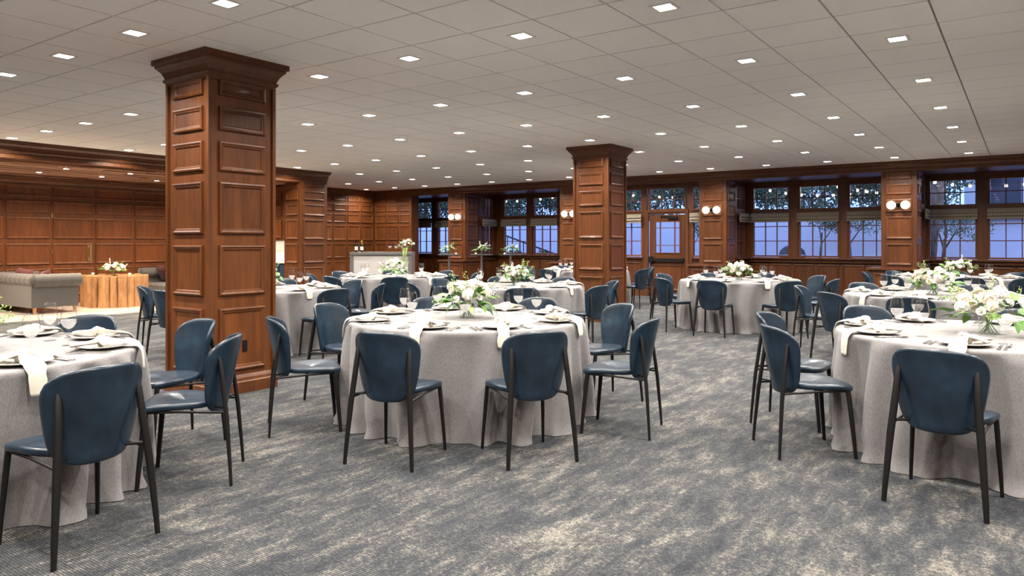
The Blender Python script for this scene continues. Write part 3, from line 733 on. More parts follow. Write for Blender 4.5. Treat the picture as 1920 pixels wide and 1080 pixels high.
# ------------------------------------------------------------------ flowers
def petal_strip(mb, c, d, up, L, W, curl, n=4):
    d = Vector(d).normalized(); up = Vector(up); s = d.cross(up).normalized(); u = s.cross(d).normalized(); c = Vector(c); vs_ = []
    for i in range(n+1):
        t = i/n; w_ = W*sin(pi*min(.96,.12+t*.86))**.7; p = c+d*(L*t)+u*(curl*t*t)
        vs_ += [p-s*w_+u*(.12*W), p-u*.0, p+s*w_+u*(.12*W)]
    mb.add(vs_, [(3*i+j, 3*i+j+1, 3*i+j+4, 3*i+j+3) for i in range(n) for j in range(2)])
def hydrangea(seed, m='petal'):
    rnd = random.Random(seed); mb = MB(); N_ = 90; R0 = .040
    for i in range(N_):
        z = 1-1.55*i/N_; a = i*2.399963; r = sqrt(max(0,1-z*z)); n = Vector((r*cos(a), r*sin(a), z)); p = n*R0*rnd.uniform(.8,1.16); n = (n+Vector((rnd.uniform(-.5,.5),rnd.uniform(-.5,.5),rnd.uniform(-.3,.5)))).normalized()
        t1 = n.orthogonal().normalized(); t2 = n.cross(t1); o = rnd.uniform(0, 1.5)
        for q in range(4):
            b = o+q*pi/2; d = t1*cos(b)+t2*sin(b); e = -t1*sin(b)+t2*cos(b); s = .0125
            mb.add([p, p+d*s*.7-e*s*.62+n*.002, p+d*s*1.25+n*.0005, p+d*s*.7+e*s*.62+n*.002], [(0,1,2,3)])
    return mb.mesh('blossom', M[m])
def rose(seed, m='petal_cream', S=.034):
    rnd = random.Random(seed); mb = MB()
    for ring, (cnt, rad, tilt, L) in enumerate(((3,.12,80,.75),(4,.3,68,.8),(5,.48,52,.85),(6,.62,34,.85),(7,.7,14,.8))):
        for i in range(cnt):
            a = 2*pi*i/cnt+ring*.6+rnd.uniform(-.2,.2); d = Vector((cos(a)*cos(R(tilt)), sin(a)*cos(R(tilt)), sin(R(tilt)))); inw = Vector((-cos(a),-sin(a),0))
            base = Vector((cos(a)*rad*.35*S, sin(a)*rad*.35*S, -S*.25+ (.15*S if ring < 2 else 0)))
            petal_strip(mb, base, d, inw+Vector((0,0,.3)), L*S*1.15, S*(.34+.08*ring), -S*.18 if ring > 2 else S*.1)
    mb.sphere((0,0,-S*.05), S*.34, 8, 6)
    return mb.mesh('blossom', M[m], 180)
def lily(seed):
    mb = MB()
    for i in range(6):
        a = pi*i/3; petal_strip(mb, (0,0,0), (cos(a)*.8, sin(a)*.8, .75), (0,0,1), .075, .022, -.028, 6)
    return mb.mesh('blossom', M['petal'], 180)
def leaf_mesh(m, L=.09, W=.034, droop=-.02):
    mb = MB(); n = 6; vs_ = []
    for i in range(n+1):
        t = i/n; w_ = W*(sin(pi*t**.75)**.85 if 0 < t < 1 else .0008); z = droop*t*t+.006*sin(pi*t)
        vs_ += [(L*t,-w_,z+.18*w_),(L*t,0,z),(L*t,w_,z+.18*w_)]
    mb.add(vs_, [(3*i+j, 3*i+3+j, 3*i+4+j, 3*i+j+1) for i in range(n) for j in range(2)])
    return mb.mesh('leaf', M[m], 180)
def fern_mesh(m='leaf'):
    mb = MB(); L = .17; n = 15
    mb.tube([(0,0,0),(.06,0,.01),(.12,0,.004),(L,0,-.02)], [.0015,.0013,.001,.0006], 5)
    for i in range(n):
        t = .12+.86*i/n; x = L*t; z = .01*sin(pi*t)-.02*max(0,t-.5)*2; l_ = .042*(1-t)**.6+.006
        for s in (-1,1):
            d = Vector((.45,s*.9,-.15)).normalized(); p = Vector((x,0,z)); q = p+d*l_; w_ = Vector((.0045,0,0))
            mb.add([p-w_, p+w_, (p+q)/2+w_*1.3, q, (p+q)/2-w_*1.3], [(0,1,2,3,4)])
    return mb.mesh('fern_frond', M[m])
def sprig_mesh(m1='leaf_pale'):
    rnd = random.Random(5); mb = MB(); mb.tube([(0,0,0),(.05,.004,.012),(.10,0,.03),(.145,-.004,.055)], [.0016,.0014,.001,.0007], 5)
    for i in range(22):
        t = .25+.75*i/22; p = Vector((.145*t, rnd.uniform(-.018,.018), .055*t**1.5+rnd.uniform(-.012,.016))); mb.sphere(p, rnd.uniform(.0035,.0062), 6, 4)
    return mb.mesh('sprig', M[m1], 180)
HYD = [hydrangea(1), hydrangea(2), hydrangea(7,'petal_cream')]; ROSE = [rose(3), rose(4,'petal'), rose(8,'petal',.028)]; LILY = lily(1)
LEAVES = [leaf_mesh('leaf'), leaf_mesh('leaf_dark',.10,.033,-.04), leaf_mesh('leaf_pale',.08,.022,-.01), leaf_mesh('eucalyptus',.05,.022,-.005), leaf_mesh('leaf',.085,.033,-.03)]
FERN = fern_mesh(); SPRIG = sprig_mesh(); SPRIG2 = sprig_mesh('petal')
vase_me = {}
def vase_mesh(r, h):
    key = (r, h)
    if key not in vase_me: vase_me[key] = MB().lathe([(r,0),(r,h),(r-.004,h),(r-.004,.008),(.001,.008)], 28, cap1=False).mesh('vase', M['vase_glass'], 40)
    return vase_me[key]
def look(d, roll=0):
    q = Vector(d).to_track_quat('X', 'Z').to_matrix(); return (q @ Matrix.Rotation(roll, 3, 'X')).to_euler()
def arrangement(name, loc, label, seed, R_=.19, H=.15, vr=.062, vh=.11, n_h=6, n_r=10, n_l=44, n_f=3, n_s=9, group='white flower centrepieces', lilies=0, vase=True):
    rnd = random.Random(seed); e = empty(name, loc)
    if vase:
        ob('vase', vase_mesh(vr, vh), e)
        mb = MB()
        for i in range(11):
            a = rnd.uniform(0,2*pi); b = a+pi+rnd.uniform(-.7,.7); r1 = vr*.75
            mb.tube([(r1*cos(a), r1*sin(a), .012),(r1*.9*cos(b), r1*.9*sin(b), vh+.02)], .0028, 5)
        o = part('stems', mb, M['stem'], e, 180)
    z0 = vh if vase else 0
    def dome(t, a, k_=1.0): # t 0 top .. 1 rim
        return Vector((R_*k_*sin(t*pi/2)*cos(a), R_*k_*sin(t*pi/2)*sin(a)*.92, z0+.015+H*cos(t*pi/2)*k_))
    tot = n_h+n_r
    for i in range(tot):
        t = sqrt((i+.6)/tot)*.86; a = i*2.39996+rnd.uniform(-.3,.3); p = dome(t, a, rnd.uniform(.78,1.0)); d = (p-Vector((0,0,z0-.05))).normalized()
        is_h = i % 2 == 0 and i//2 < n_h
        me = rnd.choice(HYD) if is_h else (LILY if lilies and rnd.random() < .4 else rnd.choice(ROSE))
        o = ob('blossom', me, e, p); o.rotation_euler = d.to_track_quat('Z','Y').to_euler(); s = rnd.uniform(.68,1.0)*(R_/.19)**.35; o.scale = (s,s,s)
    for i in range(n_l):
        a = i*2.39996+rnd.uniform(-.4,.4); t = rnd.uniform(.3,1.15); p = dome(min(t,1), a, rnd.uniform(.6,.92)); p.z = max(p.z-.02*(t > .9)-.015, z0-.01)
        d = Vector((cos(a), sin(a), rnd.uniform(-.75,.5) if t > .75 else rnd.uniform(.1,.9)))
        o = ob('leaf', rnd.choice(LEAVES), e, p); o.rotation_euler = look(d, rnd.uniform(-.6,.6)); s = rnd.uniform(.75,1.2); o.scale = (s,s,s)
    for i in range(n_f):
        a = 2*pi*i/n_f+rnd.uniform(-.5,.5); p = dome(.9, a, .72); o = ob('fern_frond', FERN, e, p); o.rotation_euler = look((cos(a), sin(a), rnd.uniform(-.25,.15)), rnd.uniform(-.5,.5))
    for i in range(n_s):
        a = rnd.uniform(0,2*pi); t = rnd.uniform(.2,1); p = dome(t, a, .75); o = ob('sprig', rnd.choice((SPRIG,SPRIG,SPRIG2)), e, p); o.rotation_euler = look((cos(a)*(.3+t), sin(a)*(.3+t), 1.1-t), rnd.uniform(0,6))
    tag(e, label, 'flowers', group); return e

# ------------------------------------------------------------------ lay the ten tables
TABLES = [
 # name, centre, seat angles, short description, arrangement size
 ('left foreground table', (-4.74,1.44), [5,48,88,128,173,218,263,308], dict(R_=.26,H=.17,n_h=6,n_r=9,lilies=1,n_l=26,n_f=4)),
 ('centre foreground table', (-3.60,4.47), [-124,-72,-33,12,60,100,143,-172], dict(R_=.19,H=.16)),
 ('right foreground table', (-.19,5.67), [180,-144,-97,-50,-5,40,83,131], dict(R_=.26,H=.16,n_h=8,n_r=9,n_l=28,n_f=6,n_s=9)),
 ('table behind the left column', (-8.03,5.83), [-3,42,87,135,178,-128,-88,-52], dict()),
 ('second centre table', (-5.79,8.28), [-52,-8,45,93,135,180,-135,-92], dict(R_=.21)),
 ('table before the bar', (-9.10,9.24), [-135,-90,-45,-5,42,90,135,180], dict(R_=.22,H=.18)),
 ('table behind the middle column', (-7.82,13.82), [-175,-135,-95,-50,-5,38,85,140], dict()),
 ('table nearest the door', (-3.73,11.55), [-125,-88,-43,0,48,90,128,170], dict(R_=.23)),
 ('second table on the right', (-.86,9.55), [-128,-93,-55,-10,35,77,130,-178], dict(R_=.24,H=.17)),
 ('furthest table on the right', (-.95,14.6), [-127,-80,-48,0,55,95,140,180], dict(R_=.24,H=.18)),
]
SEATS = ['near-left','near-right','right-front','right-rear','far-right','far-left','left-rear','left-front']
proto = make_chair(); register(proto); used = [False]
rs = random.Random(77)
for ti, (tn, (cx, cy), angs, arr) in enumerate(TABLES):
    rs = random.Random(77+ti*13)
    # turn each cloth so that its folds fall between the chair legs, as a waiter would
    best = None
    for ci in range(3):
        for q in range(132):
            cost = 0
            for a in angs:
                for da in (-13.5,-11.5,11.5,13.5):
                    i = int(round((R(a+da)-q*2*pi/132)/(2*pi)*264)) % 264
                    for (row, lim) in ((9+11,.965),(9+8,.975),(9+5,.985)):
                        vv = CLOTHS[ci].vertices[row*264+i].co; cost += max(0, sqrt(vv.x**2+vv.y**2)-lim)
            if best is None or cost < best[0]: best = (cost, ci, q*2*pi/132)
    c = ob('tablecloth', CLOTHS[best[1]], None, (cx, cy, 0), best[2])
    tag(c, 'grey linen floor-length cloth on the round %s' % tn, 'tablecloth', 'grey round tablecloths')
    cam_a = math.degrees(math.atan2(-cy, -cx))
    rel = sorted([(((a-cam_a+180+45) % 360)-45-180+0, a) for a in angs], key=lambda q: q[0])
    # start from the seat closest to 22 degrees left of the line to the camera
    order = sorted(angs, key=lambda a: ((a-cam_a+22+22) % 360))
    for si, a in enumerate(order):
        seat = SEATS[si]; ar = R(a); ux, uy = cos(ar), sin(ar)
        where = '%s seat of the %s' % (seat, tn)
        # chair
        rad = 1.215+rs.uniform(-.015,.03); x, y = cx+ux*rad, cy+uy*rad
        if ti > 0 and a == -124: pass
        if any(in_view(x+ux*.2+dx, y+uy*.2, z, 600) for dx in (-.25,.25) for z in (.1,.8)):
            o = proto if not used[0] else copy_tree(proto)
            used[0] = True
            o.location = (x, y, 0); o.rotation_euler = (0, 0, ar+pi/2+rs.uniform(-.05,.05))
            tag(o, 'blue leather chair at the %s' % where, 'chair', 'blue leather banquet chairs')
        # setting
        def at(u, v_): return cx+ux*u-uy*v_, cy+uy*u+ux*v_
        px, py = at(.74, 0)
        if not in_view(px, py, TZ, 600): continue
        tz = TZ+.001
        tag(ob('dinner_plate', plate_me, None, (px, py, tz)), 'off-white dinner plate at the %s' % where, 'plate', 'dinner plates')
        o = ob('napkin', rs.choice(NAPKINS), None, (px, py, tz), ar+rs.uniform(-.22,.22)); tag(o, 'knotted cream napkin at the %s' % where, 'napkin', 'knotted cream napkins')
        sgn = 1
        gx, gy = at(.50+rs.uniform(-.03,.03), .15+rs.uniform(-.03,.03))
        g = ob('wine_glass', glass_me, None, (gx, gy, tz), rs.uniform(0,6)); ob('water', water_me, g); tag(g, 'stemmed glass of water at the %s' % where, 'glass', 'stemmed water glasses')
        for nm, me, v_, u_ in (('fork',fork_me,-.165,.735),('fork',fork_me,-.195,.73),('knife',knife_me,.165,.735),('spoon',spoon_me,.195,.73)):
            qx, qy = at(u_+rs.uniform(-.01,.01), v_+rs.uniform(-.004,.004))
            o = ob(nm, me, None, (qx, qy, tz), ar+pi+rs.uniform(-.06,.06))
            lab = {'knife':'steel knife','spoon':'steel spoon'}.get(nm) or ('inner steel fork' if v_ > -.18 else 'outer steel fork')
            tag(o, '%s at the %s' % (lab, where), nm, nm+'s at the place settings')
    if ti != 99:
        kw = dict(R_=.19, H=.15); kw.update(arr)
        arrangement('flower_arrangement', (cx, cy, TZ+.001), 'white and green flower centrepiece in glass vase, %s' % tn, 100+ti*7, **kw)

# ------------------------------------------------------------------ bar with bottles and glasses
bx, by = atD(718, 18.2); brz = R(YAW)-R(10)+math.atan2(0,1)
e = empty('portable_bar', (bx, by, 0), R(YAW))
HW, HD, BH = .765, .30, 1.115
part('body', MB().box(-HW+.05,HW-.05,-HD+.03,HD,.06,1.05), M['bar_panel'], e)
part('front_panel', MB().box(-HW+.09,HW-.09,-HD+.015,-HD+.03,.10,.99), M['bar_panel'], e)
for s in (-1,1): part('frame_post', MB().box(s*(HW-.045)-.045,s*(HW-.045)+.045,-HD,HD,.0,1.05), M['bar_frame'], e)
part('frame_rail', MB().box(-HW+.09,HW-.09,-HD,-HD+.04,0,.09), M['bar_frame'], e)
part('counter', MB().box(-HW,HW,-HD-.02,HD,1.05,BH), M['bar_frame'], e)
tag(e, 'grey portable bar with a silver frame in the far corner', 'bar')
def bar_pt(x, y): return bx+x*cos(R(YAW))-y*sin(R(YAW)), by+x*sin(R(YAW))+y*cos(R(YAW))
def bottle(x, y, lab, foil):
    e = empty('wine_bottle', (*bar_pt(x, y), BH))
    part('glass_body', MB().lathe([(.036,0),(.038,.01),(.038,.17),(.030,.20),(.015,.225),(.014,.285),(.0155,.29),(.0155,.30)], 20), M['bottle'], e, 40)
    part('paper_label', MB().lathe([(.0385,.045),(.0385,.135)], 20, cap0=False, cap1=False), M['bottle_label'], e, 180)
    part('foil', MB().lathe([(.016,.235),(.0155,.29),(.0165,.302)], 16), foil, e, 40)
    tag(e, lab, 'bottle', 'wine bottles on the bar')
bottle(-.64,-.15,'dark wine bottle with black capsule, left of two on the bar', M['bottle'])
bottle(-.50,-.15,'dark wine bottle with gold capsule, right of two on the bar', M['foil'])
for i, q in enumerate(('left','middle','right')):
    g = ob('wine_glass', glass_me, None, (*bar_pt(.20+i*.15, -.15), BH)); ob('water', water_me, g); tag(g, 'stemmed glass on the bar, %s of three' % q, 'glass', 'glasses on the bar')
a = arrangement('flower_arrangement', (*bar_pt(.60,-.06), BH), 'cascading white bouquet on the right end of the bar', 555, R_=.21, H=.20, vr=.05, vh=.10, n_h=5, n_r=8, n_l=18, group='bouquets')
mb = MB(); rr = random.Random(3)
tr = empty('x') if False else None
for i in range(7):
    x = rr.uniform(-.06,.06); L = rr.uniform(.25,.45)
    part('trailing_stem', MB().tube([(x,-.20,.10),(x*.9,-.30,.03),(x*.8,-.335,-.08),(x*.5,-.335,-L)], [.004,.005,.005,.002], 6), M['leaf_pale'], a, 180, rz=R(YAW))

# ------------------------------------------------------------------ cocktail tables with bud vases
for (px, q) in ((842,'left'),(903,'middle'),(957,'right')):
    x, y = atD(px, 18.0); e = empty('cocktail_table', (x, y, 0))
    part('top', MB().lathe([(.27,1.03),(.28,1.035),(.28,1.055),(.27,1.06)], 32), M['charcoal'], e, 40)
    part('post', MB().lathe([(.03,.02),(.03,1.03)], 20), M['steel'], e, 40)
    part('foot', MB().lathe([(.24,0),(.24,.008),(.06,.03)], 28), M['steel'], e, 40)
    tag(e, 'tall cocktail table on a steel post by the far windows, %s of three' % q, 'table', 'cocktail tables')
    arrangement('bud_vase', (x, y, 1.061), 'small green posy on the %s cocktail table by the far windows' % q, 700+px, R_=.15, H=.13, vr=.035, vh=.10, n_h=0, n_r=5, n_l=26, n_f=6, n_s=6, group='posies on the cocktail tables')
    v_ = empty('votive', (x+(.14 if q == 'left' else -.12), y+(.10 if q == 'left' else -.08), 1.061))
    part('holder', MB().lathe([(.026,0),(.032,.055),(.029,.055),(.024,.006)], 16, cap1=False), M['vase_glass'], v_, 40)
    part('candle', MB().lathe([(.022,.006),(.024,.035)], 14), M['candle'], v_, 40)
    tag(v_, 'lit votive candle on the %s cocktail table' % q, 'candle', 'votive candles')

# ------------------------------------------------------------------ lounge: sofas, stump table
def tuft(mb, x0, x1, y, z0, z1, nx, nz, depth, axis='y', sgn=-1):
    def fn(u, v_):
        b = abs(sin(u*nx*pi))**.5*abs(sin(v_*nz*pi))**.5
        return (x0+(x1-x0)*u, y+sgn*depth*b, z0+(z1-z0)*v_)
    mb.grid(fn, nx*8+1, nz*8+1)
def sofa(x, y, rz, label):
    """faces +y locally; 2.1 wide, .88 deep; origin at centre of the floor print"""
    e = empty('chesterfield_sofa', (x, y, 0), rz); W, D = 1.05, .44
    part('base', MB().box(-W+.09,W-.09,-D+.06,D-.05,.13,.30), M['velvet'], e)
    part('outer_back', MB().box(-W+.163,W-.163,-D+.02,-D+.12,.13,.66), M['velvet'], e)
    for s in (-1,1): part('outer_arm', MB().box(min(s*(W-.06),s*(W-.16)),max(s*(W-.06),s*(W-.16)),-D+.02,D-.04,.13,.64), M['velvet'], e)
    mb = MB(); n = 30
    pl = lambda a, k_: 1+.035*cos(k_*2.1)
    mb.tube([(-W+.04+(2*W-.08)*i/60, -D+.12, .63) for i in range(61)], .128, 18, 1, wob=lambda a, k_: 1-.05*(abs(sin(k_*.5))**8))
    part('back_roll', mb, M['velvet'], e, 180)
    for s in (-1,1):
        part('arm_roll', MB().tube([(s*(W-.10), -D+.06+(2*D-.06)*i/30, .63) for i in range(31)], .130, 18, 1, wob=lambda a, k_: 1-.05*(abs(sin(k_*.5))**8)), M['velvet'], e, 180)
    mb = MB(); tuft(mb, -W+.2, W-.2, -D+.2, .40, .66, 7, 2, .05, sgn=1); part('tufted_back', mb, M['velvet'], e, 180)
    mb = MB(); mb.grid(lambda u, v_: (-W+.17+(2*W-.34)*u, -D+.16+(2*D-.18)*v_, .36+.06*abs(sin(u*8*pi))**.5*abs(sin(v_*3*pi))**.5), 65, 25); part('tufted_seat', mb, M['velvet'], e, 180)
    part('seat_front', MB().box(-W+.17,W-.17,D-.06,D-.02,.13,.36), M['velvet'], e)
    for sx in (-1,1):
        for sy in (-1,1): part('foot', MB().lathe([(.024,0),(.038,.13)], 12), M['log'], e, 40, loc=(sx*(W-.10), sy*(D-.09), 0))
    tag(e, label, 'sofa', 'chesterfield sofas'); return e
sofa(-16.0, 6.22, 0, 'grey velvet rolled-arm sofa seen from behind at the left edge')
sofa(-16.05, 9.30, pi, 'grey tufted velvet sofa against the lounge behind the stump table')
def pillow(loc, rot, label):
    mb = MB(); S = .21
    def fn(sg):
        def f(u, v_):
            x = 2*u-1; y = 2*v_-1; t = (1-x**4)*(1-y**4); k_ = 1+.06*(x*x*y*y)
            return (x*S*k_*(1-.06*(1-x*x)*0), y*S*k_, sg*.075*t**.6)
        return f
    mb.grid(fn(1), 15, 15); mb.grid(fn(-1), 15, 15)
    o = part('throw_pillow', mb, M['burgundy'], None, 180, loc=loc, rot=rot, recalc=True); tag(o, label, 'pillow', 'burgundy pillows')
pillow((-16.35,6.14,.62), (R(68),R(8),R(15)), 'burgundy pillow on the near sofa, nearer the left edge')
pillow((-15.45,6.16,.61), (R(70),R(-6),R(-10)), 'burgundy pillow on the near sofa beside its right arm')
pillow((-16.72,9.30,.60), (R(66),0,R(178)), 'burgundy pillow on the sofa beside the big column')
sx_, sy_ = -15.85, 7.72
e = empty('stump_table', (sx_, sy_, 0)); rr = random.Random(12)
for i in range(22):
    a = 2*pi*i/22+rr.uniform(-.05,.05); r0 = .53+rr.uniform(-.03,.03); lr = rr.uniform(.068,.098); hx, hy = r0*1.12*cos(a), r0*cos(0)*sin(a)
    p1, p2, p3 = rr.uniform(0,6), rr.uniform(0,6), rr.uniform(0,6)
    H_ = .655+rr.uniform(-.01,.012)
    part('log', MB().lathe([(lr*1.12,0),(lr*1.02,.12),(lr*.97,.3),(lr,.5),(lr*1.03,H_-.015),(lr*.98,H_)], 18, wob=lambda a_, z: 1+.09*cos(2*a_+p1)+.06*cos(5*a_+p2+z*2)+.03*cos(9*a_+p3)), M['log'], e, 50, loc=(hx, hy, 0))
for i in range(6):
    a = 2*pi*i/6; part('log', MB().lathe([(.18,0),(.17,.3),(.18,.65)], 14, wob=lambda a_, z: 1+.06*cos(3*a_)), M['log'], e, 50, loc=(.26*cos(a), .24*sin(a), 0))
tag(e, 'cluster of upright logs forming a lounge cocktail table', 'table')
arrangement('flower_bowl', (sx_-.05, sy_+.0, .667), 'white and green flowers in a bowl on the stump table', 901, R_=.27, H=.15, vr=.06, vh=.08, n_h=6, n_r=8, n_l=22, group='bouquets')
for q, (dx, dy) in (('left',(-.32,-.30)),('right',(.46,.08))):
    v_ = empty('votive', (sx_+dx, sy_+dy, .667))
    part('holder', MB().lathe([(.030,0),(.036,.07),(.032,.07),(.028,.006)], 16, cap1=False), M['vase_glass'], v_, 40)
    part('candle', MB().lathe([(.026,.006),(.028,.04)], 14), M['candle'], v_, 40)
    tag(v_, 'votive candle on the stump table, %s of two' % q, 'candle', 'votive candles')
# kitchenette in the partition wall
e = empty('base_cabinet', (-15.6, 11.29, 0))
part('body', MB().box(-1.45,1.5,-.38,-.0,.0,.86), M['navy_cab'], e)
for i in range(7):
    d = part('cabinet_door', MB().box(-1.43+i*.42,-1.43+i*.42+.39,-.40,-.38,.10,.82), M['navy_cab'], e)
    part('door_field', MB().box(-1.43+i*.42+.06,-1.43+i*.42+.33,-.402,-.399,.17,.75), M['navy_cab'], d)
    part('knob', MB().sphere((-1.43+i*.42+.35,-.415,.70), .014, 8, 6), M['brass'], d, 180)
part('counter', MB().box(-1.47,1.52,-.42,0,.86,.89), M['backsplash'], e)
part('backsplash', MB().box(-1.45,1.5,-.012,-.0,.89,1.40), M['backsplash'], e)
tag(e, 'navy cabinets with a white counter and backsplash behind the column', 'cabinet')
ul = bpy.data.lights.new('undercabinet_strip', 'AREA'); ul.shape = 'RECTANGLE'; ul.size = 2.6; ul.size_y = .04; ul.energy = 4; ul.color = (1,.85,.66)
lo = bpy.data.objects.new('undercabinet_strip', ul); COL.objects.link(lo); lo.parent = e; lo.location = (0,-.16,1.40)
e2 = empty('wall_cabinet', (-15.6, 11.30, 0)); part('body', MB().box(-1.45,1.5,-.30,-.015,1.41,2.70), M['wood'], e2)
for i in range(7):
    for (z0, z1) in ((2.33,2.56),(1.985,2.24),(1.46,1.885)): panel(e2, '-Y', -.30, -1.43+i*.42, -1.43+i*.42+.38, z0, z1)
tag(e2, 'dark wooden wall cabinets above the white counter', 'cabinet')

# ------------------------------------------------------------------ the garden outside
struct('ground', MB().box(-45,14,YBAY+.12,60,-.15,-.05), M['paving'], 'dim garden paving outside the windows', 'ground')
gwall = struct('wall_garden', MB().box(-32,6,24.0,24.25,-.05,2.12), M['stucco'], 'pale stucco garden wall in blue dusk light', 'wall')
tile = MB(); n = 8
for a, b in ((.115,.0),): 
    vs_ = []
    for y in (-.28,.28):
        for i in range(n+1):
            t = pi*i/n; vs_.append((.115*cos(t), y, .085*sin(t)+(.06 if y > 0 else 0)))
        for i in range(n+1):
            t = pi*i/n; vs_.append((.095*cos(t), y, .068*sin(t)+(.06 if y > 0 else 0)))
    m_ = n+1
    fs_ = [(i,i+1,2*m_+i+1,2*m_+i) for i in range(n)]+[(m_+i+1,m_+i,3*m_+i,3*m_+i+1) for i in range(n)]+[(i+1,i,m_+i,m_+i+1) for i in range(n)]
    tile.add(vs_, fs_)
tile = tile.mesh('roof_tile', M['terracotta'], 50)
for i in range(26): ob('roof_tile', tile, gwall, (-3.2+i*.25, 23.95, 2.06))
part('coping', MB().box(-3.3,3.2,23.75,24.4,2.0,2.08), M['terracotta'], gwall)
def blob(mb, rnd, c, r, count, s):
    for _ in range(count):
        while True:
            p = Vector((rnd.uniform(-1,1), rnd.uniform(-1,1), rnd.uniform(-1,1)))
            if .25 < p.length < 1: break
        p = Vector(c)+Vector((p.x*r[0], p.y*r[1], p.z*r[2])); d = Vector((rnd.uniform(-1,1), rnd.uniform(-1,1), rnd.uniform(-1,.6))).normalized(); u = d.orthogonal().normalized(); k_ = s*rnd.uniform(.6,1.3)
        mb.add([p, p+d*k_*.5+u*k_*.22, p+d*k_, p+d*k_*.5-u*k_*.22], [(0,1,2,3)])
def tree(x, y, h, tr_, lean, crown, label, seed, leaf=.13, nl=900, name='garden_tree'):
    rnd = random.Random(seed); e = empty(name, (x, y, -.05))
    top = (lean[0], lean[1], h)
    part('trunk', MB().tube([(0,0,0),(lean[0]*.3,lean[1]*.3,h*.35),(lean[0]*.7,lean[1]*.7,h*.7),top], [tr_*1.15,tr_,tr_*.85,tr_*.6], 12), M['bark'], e, 180)
    f = MB()
    for (dx, dy, dz, r) in crown:
        c = Vector(top)+Vector((dx,dy,dz)); st = Vector((lean[0]*.8, lean[1]*.8, h*.8))
        part('branch', MB().tube([st, (st+c)/2+Vector((rnd.uniform(-.1,.1),0,.08)), c], [tr_*.45,tr_*.3,tr_*.12], 8), M['bark'], e, 180)
        blob(f, rnd, c, (r, r, r*.75), nl, leaf)
    o = part('foliage', f, M['foliage'], e); o['kind'] = 'stuff'; tag(e, label, 'tree', 'garden trees')
tree(-7.75, 21.0, 4.2, .20, (1.2,0), [(0,0,.6,1.6),(-1.6,.3,.4,1.3),(1.5,.2,.8,1.4)], 'thick leaning trunk of a tree outside the bay right of the exit door', 1)
tree(-16.9, 21.5, 4.5, .26, (.1,0), [(0,0,.3,1.6),(1.8,0,-.2,1.4),(-1.8,.2,.2,1.4)], 'thick upright tree trunk outside the bay left of the middle column', 2)
tree(-2.05, 20.5, 4.2, .17, (.5,0), [(0,0,.5,1.2),(-1.0,.3,.8,1.0)], 'rough tree trunk outside the right-hand bay', 3, nl=700)
tree(-5.0, 22.8, 1.7, .04, (.1,0), [(0,0,.45,.55),(.5,0,.3,.45)], 'slender young tree before the garden wall, outside the middle window', 4, .07, 500, 'young_tree')
tree(-4.05, 22.7, 1.7, .045, (-.1,0), [(0,0,.45,.6),(.55,0,.3,.5),(-.5,0,.35,.45)], 'slender young tree before the garden wall, outside the right pier', 5, .07, 500, 'young_tree')
tree(-1.85, 22.6, 1.5, .06, (.1,0), [(0,0,.5,.6),(.6,0,.35,.55),(-.4,0,.4,.45)], 'slender young tree before the garden wall, at the far right', 6, .07, 600, 'young_tree')
tree(-8.75, 22.3, 1.6, .035, (.05,0), [(0,0,.5,.45),(.3,0,.2,.35)], 'slender young tree outside the window right of the exit door', 7, .07, 450, 'young_tree')
HB = ['first','second','third','fourth','fifth','sixth','seventh','eighth']
for i in range(8):
    tree(-25+i*3.1, 27.0+(i%2)*.8, 2.2, .2, (0,0), [(0,0,.9,1.6),(1.2,0,2.0,1.4),(-1.2,.2,1.6,1.4)], 'dense evergreen beyond the garden wall, %s from the left' % HB[i], 30+i, .15, 3600, 'evergreen')
# house beyond
e = empty('house', (1.2, 31.0, -.05)); part('wall', MB().box(-3.0,8,0,.3,0,5.2), M['house_wall'], e)
wf = part('window_frame', MB().box(-2.2,-1.3,-.05,0,2.6,4.1), M['dark_glass'], e)
part('glass', MB().box(-2.1,-1.4,-.06,-.05,2.7,4.0), M['dark_glass'], wf)
part('eave', MB().box(-3.4,8,-.7,.3,5.2,5.4), M['terracotta'], e); tag(e, 'white rendered house beyond the garden at the right', 'house')
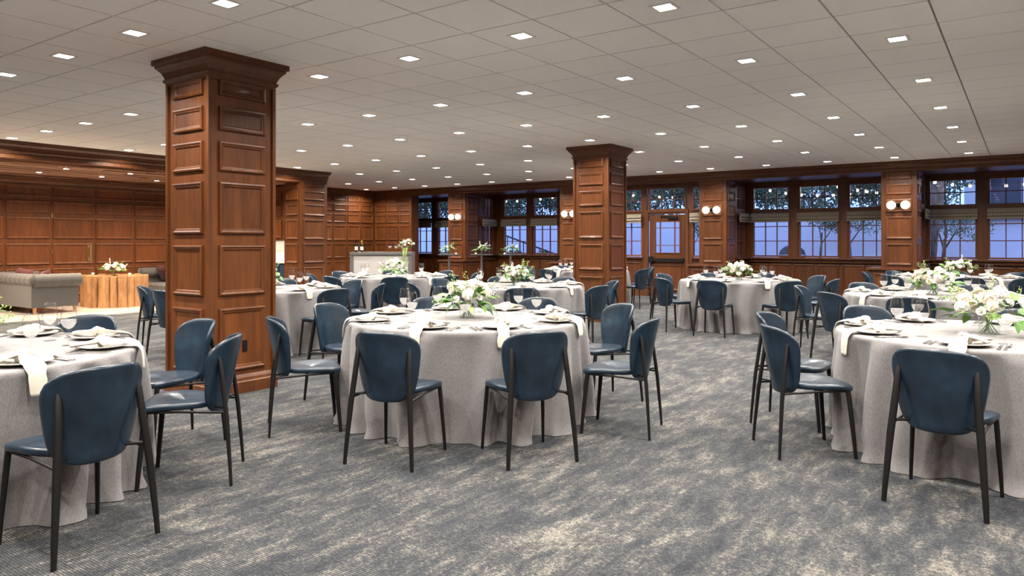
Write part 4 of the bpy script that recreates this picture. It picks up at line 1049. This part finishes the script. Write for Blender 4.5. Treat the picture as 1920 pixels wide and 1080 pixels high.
# string lights
def string(p0, p1, sag, n, label):
    e = empty('string_lights', p0); P0, P1 = Vector((0,0,0)), Vector(p1)-Vector(p0)
    f = lambda t: P0.lerp(P1, t)-Vector((0,0,sag*4*t*(1-t)))
    part('cable', MB().tube([f(i/24) for i in range(25)], .006, 5), M['charcoal'], e)
    for i in range(n):
        q = f((i+.5)/n); b = ob('bulb', SB, e, q-Vector((0,0,.05)))
    tag(e, label, 'string lights', 'garden string lights')
SB = MB().sphere((0,0,0), .030, 10, 8).mesh('bulb', M['string_bulb'], 180)
string((-10.5,20.4,2.95), (-5.6,20.0,2.95), .22, 11, 'string of warm bulbs outside the exit door')
string((-6.3,20.2,3.0), (-2.9,21.5,2.9), .28, 9, 'string of warm bulbs outside the bay right of the door')
string((-4.4,19.4,2.95), (-2.3,23.5,2.75), .10, 12, 'string of warm bulbs receding outside the right pier')
string((-1.9,19.6,2.85), (1.2,20.8,3.0), .22, 9, 'string of warm bulbs outside the right-hand bay')
string((-16.5,20.6,3.0), (-11.0,20.2,3.15), .25, 11, 'string of warm bulbs outside the far left bay')
# stair rail, planters, dome
e = empty('handrail', (-15.9, 22.0, 0))
part('rail', MB().tube([(0,0,1.62),(2.4,0,.88)], .03, 8), M['charcoal'], e)
for t in (.05,.35,.65,.97): part('baluster', MB().tube([(2.4*t,0,-.05),(2.4*t,0,1.62-.74*t)], .018, 8), M['charcoal'], e)
tag(e, 'dark sloping garden handrail beyond the left bay window', 'handrail')
for q, (x, y, r) in (('left',(-14.9,21.3,.24)),('right',(-13.7,21.1,.27))):
    e = empty('planter', (x, y, -.05)); part('pot', MB().lathe([(r*.7,0),(r*.95,.35),(r,.55),(r*1.08,.57),(r*1.08,.62),(r*.95,.62),(r*.9,.5)], 20), M['terracotta'], e, 40)
    f = MB(); blob(f, random.Random(int(r*100)), (0,0,.85), (.32,.32,.28), 260, .13); o = part('foliage', f, M['foliage'], e); o['kind'] = 'stuff'
    tag(e, 'terracotta planter below the handrail outside, %s of two' % q, 'planter', 'garden planters')
e = empty('garden_oven', (-5.42, 21.5, -.05))
part('base', MB().lathe([(.24,0),(.25,.5),(.32,.85),(.36,1.0)], 28), M['charcoal'], e, 40)
part('band', MB().lathe([(.365,1.0),(.375,1.03),(.365,1.06)], 28, cap0=False, cap1=False), M['steel'], e, 40)
part('lid', MB().lathe([(.36,1.06),(.32,1.18),(.21,1.28),(.08,1.33),(.06,1.38),(.0,1.39)], 28), M['charcoal'], e, 60)
tag(e, 'round black garden kettle with a pale metal band outside', 'grill')
ex = part('exit_sign', MB().box(-12.55,-12.38,20.9,20.94,1.78,1.92), M['green_sign'], None) if False else None
